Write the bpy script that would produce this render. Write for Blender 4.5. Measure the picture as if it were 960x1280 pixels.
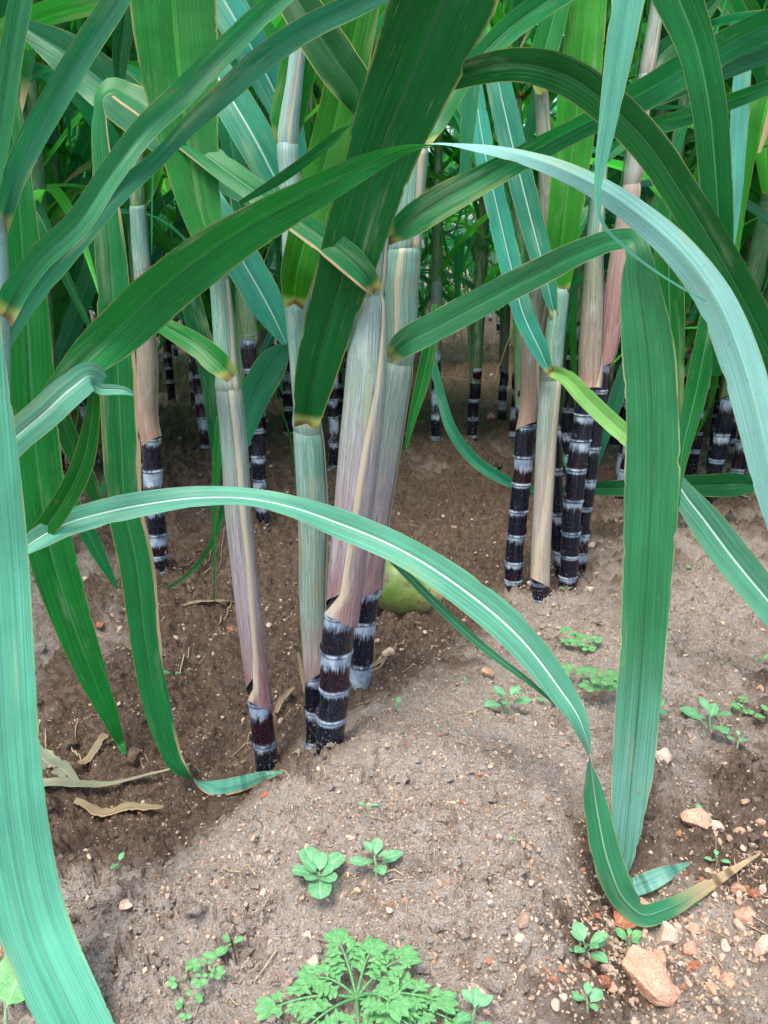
import bpy, math, random
import numpy as np
from math import radians as R, pi

random.seed(7)
rng = np.random.default_rng(7)
S = bpy.context.scene
for o in list(bpy.data.objects):
    bpy.data.objects.remove(o)
COL = S.collection

# ------------------------------------------------------------------ camera, sky, sun, exposure
CAMZ = 0.56
PITCH = R(18)
cam_d = bpy.data.cameras.new("camera")
cam = bpy.data.objects.new("camera", cam_d)
COL.objects.link(cam)
cam.location = (0, 0, CAMZ)
cam.rotation_euler = (pi / 2 - PITCH, 0, 0)
cam_d.sensor_fit = 'VERTICAL'
cam_d.sensor_height = 24.0
cam_d.lens = 24.0 * 960 / 1280
cam_d.clip_start = 0.01
cam_d.clip_end = 300
S.camera = cam

SUN_EL, SUN_AZ = 66, 205           # azimuth the light comes from, clockwise from +Y: behind the camera, a little left
w = bpy.data.worlds.new("World")
S.world = w
w.use_nodes = True
wn = w.node_tree
bg = wn.nodes["Background"]
sky = wn.nodes.new("ShaderNodeTexSky")
sky.sky_type = 'NISHITA'
sky.sun_disc = False
sky.sun_elevation = R(SUN_EL)
sky.sun_rotation = R(SUN_AZ)
sky.air_density = 1.0
sky.dust_density = 4.0
sky.ozone_density = 1.0
wn.links.new(sky.outputs[0], bg.inputs[0])
bg.inputs[1].default_value = 0.15
sd = bpy.data.lights.new("sun", 'SUN')
sun = bpy.data.objects.new("sun", sd)
COL.objects.link(sun)
sd.energy = 1.5
sd.angle = R(15)
sd.color = (1.0, 0.95, 0.88)
sun.rotation_euler = (R(90 - SUN_EL), 0, R(180 - SUN_AZ))
sun.location = (0, 0, 6)
S.view_settings.view_transform = 'Standard'
S.view_settings.look = 'None'
S.view_settings.gamma = 1
S.view_settings.exposure = 1.35
S.cycles.max_bounces = 8
S.cycles.transmission_bounces = 4
S.cycles.use_denoising = True

# ------------------------------------------------------------------ pixel <-> world helpers (960 x 1280 photograph)
F = 960.0
cp, sp = math.cos(PITCH), math.sin(PITCH)
FW = np.array([0, cp, -sp]); UP = np.array([0, sp, cp]); RT = np.array([1.0, 0, 0])
CAM = np.array([0, 0, CAMZ])


def ray(px, py):
    return FW + (px - 480) / F * RT + (640 - py) / F * UP


def atY(px, py, Y):
    """world point seen at a pixel, on the upright plane at distance Y"""
    r = ray(px, py)
    return CAM + r * (Y / r[1])


def atZ(px, py, z):
    r = ray(px, py)
    return CAM + r * ((z - CAMZ) / r[2])


def depth(P):
    return float(np.dot(np.asarray(P) - CAM, FW))


# ------------------------------------------------------------------ noise
def _hash(ix, iy, seed):
    h = (ix.astype(np.int64) * 374761393 + iy.astype(np.int64) * 668265263 + seed * 974711) & 0xFFFFFFFF
    h = ((h ^ (h >> 13)) * 1274126177) & 0xFFFFFFFF
    h = h ^ (h >> 16)
    return (h & 0xFFFFFF) / float(0xFFFFFF)


def vnoise(x, y, seed=0):
    ix, iy = np.floor(x), np.floor(y)
    fx, fy = x - ix, y - iy
    fx = fx * fx * fx * (fx * (fx * 6 - 15) + 10); fy = fy * fy * fy * (fy * (fy * 6 - 15) + 10)
    a = _hash(ix, iy, seed); b = _hash(ix + 1, iy, seed); c = _hash(ix, iy + 1, seed); d = _hash(ix + 1, iy + 1, seed)
    return (a + (b - a) * fx) * (1 - fy) + (c + (d - c) * fx) * fy - 0.5


def fbm(x, y, f, oct=4, seed=0, gain=0.5):
    s = 0; a = 1.0
    for k in range(oct):
        ang = 0.6 * k + 0.3
        xr = x * math.cos(ang) - y * math.sin(ang); yr = x * math.sin(ang) + y * math.cos(ang)
        s = s + a * vnoise(xr * f + 17.3 * k, yr * f - 9.1 * k, seed + k)
        f *= 2.03; a *= gain
    return s


def worley(x, y, f, seed=0):
    """distance to the nearest and second nearest feature point (cell units), and a random number per cell"""
    x = x * f; y = y * f
    ix, iy = np.floor(x), np.floor(y)
    d1 = np.full(x.shape, 9.0); d2 = np.full(x.shape, 9.0); rid = np.zeros(x.shape)
    for dx in (-1, 0, 1):
        for dy in (-1, 0, 1):
            cx, cy = ix + dx, iy + dy
            px = cx + _hash(cx, cy, seed); py = cy + _hash(cx, cy, seed + 5)
            d = np.hypot(px - x, py - y)
            m = d < d1
            d2 = np.where(m, d1, np.minimum(d2, d))
            rid = np.where(m, _hash(cx, cy, seed + 9), rid)
            d1 = np.where(m, d, d1)
    return d1, d2, rid


def sstep(a, b, x):
    t = np.clip((x - a) / (b - a), 0, 1)
    return t * t * (3 - 2 * t)


# ------------------------------------------------------------------ ground shape: heights and dampness read at points of the photograph
GP = [  # px, py, height, dampness
    (200, 1050, -.085, .9), (270, 1028, -.06, .75), (120, 1045, -.085, .9), (320, 988, -.055, .6), (260, 1075, -.005, .0), (330, 1025, .006, .0), (180, 1112, -.012, .0), (700, 1110, .008, .15), (718, 1100, -.02, .5), (748, 1080, -.062, .85), (705, 1240, .0, .3), (560, 770, -.075, .8),
    (480, 1280, .030, 0), (300, 1280, .020, .05), (100, 1280, .0, .15), (0, 1280, -.01, .2), (480, 1150, .040, 0), (300, 1150, .022, 0),
    (150, 1150, -.005, .1), (600, 1150, .040, .05), (680, 1180, .015, .15), (480, 1030, .030, 0), (600, 1000, .025, 0), (400, 1010, .012, 0),
    (680, 1030, .012, .05), (690, 1280, .0, .3), (600, 1280, .03, .05), (530, 920, .018, .05), (600, 880, .006, .15), (470, 905, .010, .2), (412, 950, .000, .45), (345, 985, -.015, .4),
    (300, 1030, -.005, .1), (250, 1060, -.022, .3), (200, 1090, -.030, .35), (130, 1075, -.05, .6), (80, 1100, -.03, .3), (220, 1010, -.10, .85), (100, 960, -.105, .9), (250, 930, -.11, .95),
    (330, 850, -.105, .95), (300, 760, -.095, .85), (200, 800, -.07, .7), (100, 800, -.045, .35), (60, 740, -.04, .3), (150, 700, -.06, .5), (370, 880, -.09, .9),
    (730, 1120, -.045, .7), (735, 1200, -.045, .75), (800, 1150, -.085, .45), (900, 1150, -.09, .34), (850, 1270, -.085, .3), (770, 1275, -.07, .4), (955, 1060, -.085, .5), (945, 1250, -.085, .3),
    (800, 1010, -.045, .34), (860, 960, -.035, .22), (940, 960, -.06, .45), (740, 960, .0, .2), (720, 900, -.005, .12), (850, 850, -.025, .12), (940, 820, -.045, .35), (700, 840, -.01, .15), (640, 830, -.02, .3),
    (800, 770, -.025, .1), (900, 760, -.04, .2), (760, 820, -.015, .05), (505, 768, -.090, .9), (505, 800, -.085, .85), (540, 800, -.07, .75), (580, 830, -.03, .4), (560, 710, -.12, .95), (590, 640, -.12, .85), (540, 600, -.08, .7), (440, 760, -.09, .9),
    (620, 740, -.09, .75), (675, 765, -.055, .35), (645, 752, -.058, .5), (710, 755, -.055, .45), (740, 700, -.06, .5), (760, 640, -.08, .55), (850, 640, -.07, .45), (930, 660, -.06, .4),
    (240, 735, -.065, .8), (200, 740, -.06, .6), (270, 690, -.05, .85), (300, 620, -.05, .75), (420, 620, -.07, .7), (590, 556, -.05, .6), (330, 660, -.06, .7), (250, 500, -.05, .7), (400, 520, -.05, .8), (640, 480, -.05, .75), (850, 500, -.05, .7),
    (100, 500, -.05, .5), (560, 450, -.05, .75), (950, 550, -.05, .5), (20, 600, -.05, .5),
]
FAR = [(x, y, -.05, 1.0) for y in (3.5, 6, 12, 30) for x in (-1.2 * y, -.5 * y, 0, .5 * y, 1.2 * y)] + \
      [(x, y, -.04, .3) for x in (-2.5, -1.2, 1.2, 2.5) for y in (.2, .7, 1.4, 2.2)] + [(x, .05, -.02, .2) for x in (-.6, 0, .6)]
_g = []
for (px, py, z, wt) in GP:
    P = atZ(px, py, z); _g.append((P[0], P[1], z, wt))
_g = np.array(_g + FAR)


def _warp(X, Y):
    Yp = np.maximum(Y, -0.1) + 0.25
    return np.stack([X / Yp * 1.3, np.log(Yp) * 1.3], -1)


_q = _warp(_g[:, 0], _g[:, 1])


def _tps(r):
    return np.sqrt(r * r + 0.0025)


_D = _tps(np.linalg.norm(_q[:, None] - _q[None], axis=-1))
_n = len(_g)
_A = np.zeros((_n + 1, _n + 1)); _A[:_n, :_n] = _D - np.eye(_n) * 0.004; _A[_n, :_n] = 1; _A[:_n, _n] = 1
_B = np.zeros((_n + 1, 2)); _B[:_n] = _g[:, 2:4]
_W = np.linalg.solve(_A, _B)


def base_field(X, Y):
    X = np.asarray(X, float); Y = np.asarray(Y, float)
    q = _warp(X, Y).reshape(-1, 2)
    out = np.zeros((len(q), 2))
    for i in range(0, len(q), 20000):
        r = np.linalg.norm(q[i:i + 20000, None] - _q[None], axis=-1)
        out[i:i + 20000] = _tps(r) @ _W[:_n] + _W[_n]
    z = np.clip(out[:, 0], -.15, .06).reshape(X.shape)
    wet = np.clip(out[:, 1], 0, 1).reshape(X.shape)
    return z, wet


FEET = []


def ground_full(X, Y):
    z, wet = base_field(X, Y)
    far = sstep(1.5, 5, Y)
    n1 = fbm(X, Y, 9, 4, 3)
    n2 = fbm(X, Y, 45, 4, 11, .55)
    n3 = fbm(X, Y, 190, 3, 23, .6)
    d1, d2, rid = worley(X + n2 * .01, Y, 38, 4)
    clod = np.clip(1 - d1 * 1.25, 0, 1) ** .8 * (rid > .45) * rid
    e1, e2, rid2 = worley(X + n3 * .004, Y, 130, 8)
    clod2 = np.clip(1 - e1 * 1.4, 0, 1) * (rid2 > .35) * rid2
    g1, g2, rid3 = worley(X, Y + n3 * .003, 260, 12)
    clod3 = np.clip(1 - g1 * 1.5, 0, 1) * (rid3 > .4) * rid3
    rough = sstep(.25, .75, wet + n1 * .7)
    h1, h2, rid4 = worley(X + n2 * .02, Y + n2 * .015, 24, 41)
    lump = np.clip(1 - h1 * 1.3, 0, 1) ** .7 * (rid4 > .35) * rid4
    zz = z + n1 * .026 + lump * .007 + n2 * (.0095 + .006 * rough) + n3 * (.0034 + .0030 * rough)
    zz = zz + clod * (.007 + .010 * rough) + clod2 * (.0030 + .0045 * rough) + clod3 * .0028
    zz = zz + far * fbm(X, Y, 2.2, 3, 31) * .08
    for (mx, my, mr, mh) in FEET:
        zz = zz + mh * np.exp(-((X - mx) ** 2 + (Y - my) ** 2) / mr ** 2) * (1 + 1.2 * n2 + .8 * n3)
    midd = sstep(.95, 1.3, Y)
    zz = zz + midd * (lump * .015 + n2 * .010 + clod * .008)
    c1, c2, cr = worley(X + n2 * .03, Y + n3 * .02, 13, 77)
    edge = c2 - c1
    crackmask = sstep(.02, .2, fbm(X, Y, 7, 2, 90)) * (1 - sstep(.3, .6, wet))
    zz = zz - (1 - sstep(.0, .07, edge)) * crackmask * .016
    w2 = np.clip(wet + n1 * .38 + n2 * .26, 0, 1)
    return zz, w2


def gz(x, y):
    return float(ground_full(np.array([x]), np.array([y]))[0][0])


def on_ground(px, py):
    """point of the ground seen at a pixel"""
    r = ray(px, py)
    t = np.linspace(.25, 14, 2200)
    P = CAM[None] + t[:, None] * r[None]
    z, _ = base_field(P[:, 0], P[:, 1])
    k = np.argmax(P[:, 2] <= z)
    if k == 0 and P[0, 2] > z[0]:
        k = len(t) - 1
    Pk = P[k].copy()
    Pk[2] = gz(Pk[0], Pk[1])
    return Pk


for (px_, py_, rr0, hh0) in [(413, 946, .040, .003), (392, 932, .03, .003), (448, 880, .04, .004), (336, 966, .035, .004), (200, 736, .05, .014), (641, 749, .05, .014), (675, 760, .045, .010), (709, 749, .05, .014)]:
    p_ = on_ground(px_, py_)
    FEET.append((p_[0], p_[1], rr0, hh0))


# ------------------------------------------------------------------ node helper
class NT:
    def __init__(self, name):
        self.m = bpy.data.materials.new(name)
        self.m.use_nodes = True
        self.t = self.m.node_tree
        self.p = self.t.nodes["Principled BSDF"]
        self.out = self.t.nodes["Material Output"]

    def set(self, sock, v):
        if isinstance(v, (int, float)):
            sock.default_value = v
        elif isinstance(v, (tuple, list)):
            sock.default_value = tuple(v) + ((1,) if len(v) == 3 and sock.type == 'RGBA' else ())
        else:
            self.t.links.new(v, sock)

    def n(self, kind, **kw):
        nd = self.t.nodes.new(kind)
        for k, v in kw.items():
            setattr(nd, k, v)
        return nd

    def attr(self, name):
        a = self.n("ShaderNodeAttribute"); a.attribute_name = name
        s = self.n("ShaderNodeSeparateXYZ"); self.t.links.new(a.outputs["Vector"], s.inputs[0])
        return s.outputs[0], s.outputs[1], s.outputs[2]

    def math(self, op, a, b=0.0, c=None):
        nd = self.n("ShaderNodeMath", operation=op)
        self.set(nd.inputs[0], a); self.set(nd.inputs[1], b)
        if c is not None: self.set(nd.inputs[2], c)
        return nd.outputs[0]

    def mul(self, a, b): return self.math('MULTIPLY', a, b)
    def add(self, a, b): return self.math('ADD', a, b)

    def xyz(self, x, y, z=0.0):
        nd = self.n("ShaderNodeCombineXYZ")
        for i, v in enumerate((x, y, z)): self.set(nd.inputs[i], v)
        return nd.outputs[0]

    def noise(self, vec, scale=1.0, detail=2.0, rough=.5, dist=0.0):
        nd = self.n("ShaderNodeTexNoise")
        self.set(nd.inputs["Vector"], vec); nd.inputs["Scale"].default_value = scale
        nd.inputs["Detail"].default_value = detail; nd.inputs["Roughness"].default_value = rough
        nd.inputs["Distortion"].default_value = dist
        return nd.outputs[0]

    def map(self, v, a, b, c=0.0, d=1.0, smooth=True):
        nd = self.n("ShaderNodeMapRange")
        if smooth: nd.interpolation_type = 'SMOOTHSTEP'
        self.set(nd.inputs[0], v)
        for i, x in enumerate((a, b, c, d)): self.set(nd.inputs[i + 1], x)
        return nd.outputs[0]

    def mix(self, f, a, b):
        nd = self.n("ShaderNodeMix", data_type='RGBA')
        self.set(nd.inputs[0], f); self.set(nd.inputs[6], a); self.set(nd.inputs[7], b)
        return nd.outputs[2]

    def bump(self, h, strength=.3, dist=.001):
        nd = self.n("ShaderNodeBump")
        nd.inputs["Strength"].default_value = strength; nd.inputs["Distance"].default_value = dist
        self.set(nd.inputs["Height"], h)
        self.t.links.new(nd.outputs[0], self.p.inputs["Normal"])
        return nd.outputs[0]

    def pos(self):
        return self.n("ShaderNodeNewGeometry").outputs["Position"]


def leaf_mat(name, top, under, rib, trans=.35, rough=.42, coat=.0, ribw=.075, edge=(.30, .30, .10), dry=0.0, sky_sheen=None, base=(.27, .33, .10), spec=.3):
    """cane leaf: attribute leaf_k = (across -1..1, along 0..1, brown tip amount), leaf_s = (across m, along m, seed)"""
    n = NT(name)
    u, v, tipd = n.attr("leaf_k")
    sx, sy, seed = n.attr("leaf_s")
    au = n.math('ABSOLUTE', u)
    vec = n.xyz(n.mul(sx, 520), n.mul(sy, 3.5), n.mul(seed, 7.0))
    vein = n.noise(vec, 1.0, 2, .6)
    vec2 = n.xyz(n.mul(sx, 1500), n.mul(sy, 6), n.mul(seed, 3.0))
    vein2 = n.noise(vec2, 1.0, 1, .5)
    blot = n.noise(n.xyz(n.mul(sx, 26), n.mul(sy, 9), n.mul(seed, 5.0)), 1.0, 3, .6)
    geo = n.n("ShaderNodeNewGeometry")
    back = geo.outputs["Backfacing"]
    col = n.mix(back, top, under)
    lighter = n.mix(back, tuple(min(1, c * 1.75 + .004) for c in top), tuple(min(1, c * 1.4 + .01) for c in under))
    darker = n.mix(back, tuple(c * .62 for c in top), tuple(c * .72 for c in under))
    col = n.mix(n.map(vein, .25, .75, .0, .42), col, darker)
    col = n.mix(n.map(blot, .35, .8, 0, .55), col, lighter)
    col = n.mix(n.mul(n.map(vein2, .52, .66), .42), col, lighter)
    col = n.mix(n.mul(n.map(vein2, .46, .34), .40), col, darker)
    obj = n.n("ShaderNodeObjectInfo")
    hv = n.n("ShaderNodeHueSaturation")
    n.set(hv.inputs["Hue"], n.map(obj.outputs["Random"], 0, 1, .48, .515, False))
    n.set(hv.inputs["Value"], n.map(n.math('FRACT', n.mul(obj.outputs["Random"], 7.13)), 0, 1, .80, 1.22, False))
    n.set(hv.inputs["Color"], col); col = hv.outputs[0]
    if sky_sheen: col = n.mix(n.mul(n.map(n.add(v, n.mul(vein, .12)), .70, .92), n.map(vein2, .3, .55, .45, 1)), col, sky_sheen)  # sky reflection painted in as a teal shift towards the tip
    # midrib
    ribm = n.map(au, ribw * .55, ribw, 1, 0)
    ribm = n.mul(ribm, n.map(v, .75, 1.0, 1, 0))
    col = n.mix(n.mul(n.mul(ribm, n.map(back, 0, 1, 1, .35, False)), n.map(vein2, .2, .6, .65, .95)), col, rib)
    # pale edge with yellow flecks
    em = n.mul(n.map(au, .93, .985), n.map(n.noise(n.xyz(n.mul(sy, 14), n.mul(seed, 4)), 1, 3), .42, .6, .15, .8))
    col = n.mix(em, col, edge)
    fleck = n.noise(n.xyz(n.mul(sx, 700), n.mul(sy, 22), n.mul(seed, 9.0)), 1.0, 2, .5)
    col = n.mix(n.mul(n.map(fleck, .70, .76), .28), col, (.42, .42, .16))
    # rust spots and dusty, rubbed patches
    spot = n.noise(n.xyz(n.mul(sx, 330), n.mul(sy, 130), n.mul(seed, 2.3)), 1.0, 2, .6)
    patch = n.noise(n.xyz(n.mul(sx, 40), n.mul(sy, 7), n.mul(seed, 8.1)), 1.0, 3, .6)
    col = n.mix(n.mul(n.map(spot, .68, .74), n.map(patch, .45, .6, .1, .8)), col, (.20, .11, .045))
    col = n.mix(n.mul(n.map(patch, .54, .72), n.map(vein, .35, .6, .05, .30)), col, (.36, .44, .30))
    yel = n.mul(n.map(patch, .60, .74), n.map(au, .35, .95))
    col = n.mix(n.mul(yel, .38), col, (.26, .34, .05))
    # collar at the blade's base
    col = n.mix(n.map(n.add(sy, n.mul(n.math('ABSOLUTE', u), -.006)), .004, .014, 1, 0), col, base)
    col = n.mix(n.mul(n.map(sy, .002, .010, 1, 0), n.map(blot, .40, .55)), col, (.16, .075, .035))
    # dry tip and margins
    dm = n.math('MAXIMUM', n.mul(n.map(n.add(v, n.mul(blot, .12)), .93, 1.03), tipd), 0.0)
    if dry:
        dm = n.math('MAXIMUM', dm, n.mul(n.map(n.add(n.mul(u, 1.0), n.mul(blot, .55)), 1.06 - dry * .3, 1.12 - dry * .3), n.map(n.noise(n.xyz(n.mul(sy, 5), n.mul(seed, 4)), 1, 2), .4, .5)))
    col = n.mix(dm, col, n.mix(vein, (.30, .20, .10), (.50, .40, .25)))
    n.set(n.p.inputs["Base Color"], col)
    n.p.inputs["Roughness"].default_value = rough
    n.p.inputs["Specular IOR Level"].default_value = spec
    if coat:
        n.p.inputs["Sheen Weight"].default_value = coat
        n.p.inputs["Sheen Roughness"].default_value = .5
        n.p.inputs["Sheen Tint"].default_value = (.75, .95, 1, 1)
    bn = n.bump(n.add(n.mul(vein, .7), n.mul(ribm, 1.2)), .5, .0012)
    tr = n.n("ShaderNodeBsdfTranslucent")
    hs = n.n("ShaderNodeHueSaturation"); hs.inputs["Hue"].default_value = .475; hs.inputs["Value"].default_value = 1.5; hs.inputs["Saturation"].default_value = 1.08
    n.set(hs.inputs["Color"], col); n.set(tr.inputs[0], hs.outputs[0])
    mx = n.n("ShaderNodeMixShader"); mx.inputs[0].default_value = trans
    n.t.links.new(n.p.outputs[0], mx.inputs[1]); n.t.links.new(tr.outputs[0], mx.inputs[2])
    n.t.links.new(mx.outputs[0], n.out.inputs[0])
    return n.m


M = {}
RIBP = (.42, .60, .42)
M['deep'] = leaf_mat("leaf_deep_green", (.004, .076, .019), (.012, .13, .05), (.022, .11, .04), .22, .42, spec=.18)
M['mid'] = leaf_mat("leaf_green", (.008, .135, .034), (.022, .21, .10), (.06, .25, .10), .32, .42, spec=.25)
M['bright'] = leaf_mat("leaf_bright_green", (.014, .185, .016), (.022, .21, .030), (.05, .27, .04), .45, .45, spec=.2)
M['blue'] = leaf_mat("leaf_waxy_blue_green", (.014, .165, .075), (.030, .22, .15), (.03, .20, .11), .25, .38, .15, spec=.35)
M['white'] = leaf_mat("leaf_blue_green_white_rib", (.022, .20, .13), (.04, .24, .17), (.42, .62, .54), .25, .38, .15, .06)
M['teal'] = leaf_mat("leaf_pale_teal", (.078, .335, .245), (.09, .37, .285), (.09, .31, .235), .20, .45, .1, .05)
M['arc'] = leaf_mat("leaf_green_with_sky_pale_back", (.009, .185, .036), (.24, .54, .48), (.03, .22, .06), .22, .40, .2, spec=.2)  # back: its own paler green, whitened further by painted-in sky reflection
M['long'] = leaf_mat("leaf_teal_with_white_rib", (.075, .27, .165), (.020, .15, .055), (.62, .84, .74), .22, .42, .15, .07)
M['dryedge'] = leaf_mat("leaf_green_with_dry_margin", (.008, .125, .034), (.085, .30, .22), (.06, .22, .08), .28, .42, .05, .06, dry=.12, spec=.25)
M['broad'] = leaf_mat("leaf_broad_green", (.028, .200, .060), (.09, .34, .25), (.025, .13, .06), .30, .45, .1, .05, edge=(.5, .5, .25), sky_sheen=(.16, .40, .33), spec=.3)  # teal end colour imitates reflected sky
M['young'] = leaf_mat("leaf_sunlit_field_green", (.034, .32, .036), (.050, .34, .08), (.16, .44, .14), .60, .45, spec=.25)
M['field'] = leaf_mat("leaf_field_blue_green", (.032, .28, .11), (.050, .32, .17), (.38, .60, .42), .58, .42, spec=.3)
M['cut'] = leaf_mat("leaf_light_green", (.09, .28, .065), (.09, .28, .065), (.2, .42, .15), .3, .4)
M['dead'] = leaf_mat("leaf_dead_straw", (.20, .15, .095), (.22, .17, .11), (.30, .24, .16), .15, .7, 0, .08, dry=.4)
M['deadgreen'] = leaf_mat("leaf_withered_grey_green", (.20, .22, .15), (.22, .24, .17), (.30, .30, .22), .15, .65)


def stalk_mat():
    n = NT("cane_rind_black_waxed")
    seg, idx, dirt = n.attr("cane_k")
    sx, sy, seed = n.attr("cane_s")
    st = n.noise(n.xyz(n.mul(sx, 900), n.mul(sy, 14), n.mul(seed, 9.0)), 1.0, 4, .7)
    oi = n.n('ShaderNodeObjectInfo').outputs['Random']
    st2 = n.noise(n.xyz(n.mul(sx, 110), n.mul(sy, 60), n.mul(seed, 5.0)), 1.0, 3, .6)
    rnd = n.noise(n.xyz(n.mul(idx, 3.7), n.mul(seed, 11.0)), 1.0, 0)
    dark = n.mix(n.map(rnd, .60, .70), (.004, .006, .017), (.014, .003, .010))
    waxc = n.mix(n.map(st2, .3, .7), (.17, .26, .39), (.48, .57, .66))
    # wax: thick just under the node above, thinning downwards in streaks, plus a light film everywhere
    lvl = n.add(n.map(seg, .36, .98, 0, .80, False), n.add(n.mul(n.add(rnd, -.5), 1.5), n.mul(n.add(oi, -.5), .34)))
    lvl = n.add(lvl, n.mul(n.add(st2, -.5), .45))
    wax = n.map(n.add(lvl, n.mul(n.add(st, -.5), .80)), .47, .74)
    wax = n.math('MAXIMUM', wax, n.mul(n.map(st, .58, .74), .22))
    wax = n.math('MAXIMUM', wax, n.map(n.add(seg, n.mul(n.add(st, -.5), .12)), .86, .94, 0, .9))
    wax = n.math('MAXIMUM', wax, n.mul(n.map(seg, .02, .10, 1, 0), n.map(st2, .35, .6, .2, .8)))
    col = n.mix(n.mul(wax, .92), dark, waxc)
    ring = n.map(n.math('ABSOLUTE', n.add(seg, -.985)), .004, .016, 1, 0)
    col = n.mix(n.mul(ring, .85), col, (.055, .035, .035))
    scr = n.noise(n.xyz(n.mul(sx, 300), n.mul(sy, 230), n.mul(seed, 2.0)), 1.0, 4, .7)
    col = n.mix(n.mul(n.map(scr, .56, .66), n.map(dirt, .0, 1.0, .12, .9)), col, (.34, .28, .22))
    n.set(n.p.inputs["Base Color"], col)
    n.set(n.p.inputs["Roughness"], n.map(wax, 0, 1, .18, .55, False))
    n.bump(n.add(n.mul(st, .5), n.mul(scr, .4)), .35, .001)
    return n.m


def sheath_mat(name, low, mid, high, waxa=.5, margin=(.44, .38, .27)):
    """attribute cane_k = (beige margin 0..1, along 0..1, stain)"""
    n = NT(name)
    bei, v, stain = n.attr("cane_k")
    sx, sy, seed = n.attr("cane_s")
    st = n.noise(n.xyz(n.mul(sx, 620), n.mul(sy, 3.5), n.mul(seed, 9.0)), 1.0, 2, .6)
    st2 = n.noise(n.xyz(n.mul(sx, 160), n.mul(sy, 6), n.mul(seed, 4.0)), 1.0, 2, .5)
    st3 = n.noise(n.xyz(n.mul(sx, 1700), n.mul(sy, 26), n.mul(seed, 6.0)), 1.0, 2, .6)
    vv = n.add(v, n.mul(n.add(st2, -.5), .45))
    col = n.mix(n.map(vv, .02, .30), low, mid)
    col = n.mix(n.map(vv, .35, .85), col, high)
    dk = n.n("ShaderNodeHueSaturation"); dk.inputs["Value"].default_value = .70; n.set(dk.inputs["Color"], col)
    col = n.mix(n.map(st, .38, .62), dk.outputs[0], col)
    col = n.mix(n.mul(n.map(st3, .50, .66), waxa), col, (.52, .57, .58))
    col = n.mix(n.mul(n.map(st2, .58, .72), .5), col, (.33, .34, .16))
    col = n.mix(n.mul(bei, n.map(st, .2, .6, .7, 1)), col, n.mix(st2, margin, tuple(min(1, c * 1.35) for c in margin)))
    spk = n.noise(n.xyz(n.mul(sx, 300), n.mul(sy, 160), n.mul(seed, 2.0)), 1.0, 3, .7)
    col = n.mix(n.mul(n.map(spk, .62, .72), .55), col, (.10, .07, .05))
    n.set(n.p.inputs["Base Color"], col)
    n.p.inputs["Roughness"].default_value = .55
    blo = n.noise(n.xyz(n.mul(sx, 60), n.mul(sy, 14), n.mul(seed, 3.0)), 1.0, 4, .65)
    col = n.mix(n.mul(n.map(blo, .52, .70), .45), col, (.30, .24, .15))
    col = n.mix(n.mul(n.map(blo, .46, .32), .35), col, (.42, .46, .46))
    n.set(n.p.inputs["Base Color"], col)
    n.bump(n.add(st, n.mul(st3, .5)), .3, .001)
    return n.m


M['rind'] = stalk_mat()
M['sh_purple'] = sheath_mat("sheath_purple_grey", (.26, .115, .14), (.27, .215, .25), (.18, .29, .245), .42)
M['sh_green'] = sheath_mat("sheath_grey_green", (.31, .21, .20), (.19, .285, .235), (.12, .30, .23), .42)
M['sh_tan'] = sheath_mat("sheath_tan", (.37, .23, .17), (.26, .205, .155), (.17, .22, .15), .3)
M['sh_red'] = sheath_mat("sheath_pinkish_red", (.50, .24, .22), (.42, .20, .20), (.40, .30, .26), .35)
M['sh_white'] = sheath_mat("sheath_pale_striped", (.47, .37, .30), (.41, .34, .31), (.24, .34, .28), .45)
M['sh_leaf'] = sheath_mat("sheath_leaf_green", (.10, .17, .07), (.07, .20, .07), (.05, .20, .06), .2, (.25, .28, .14))
M['sh_teal'] = sheath_mat("sheath_waxy_teal", (.22, .36, .32), (.20, .36, .32), (.22, .40, .36), .4)


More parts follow.
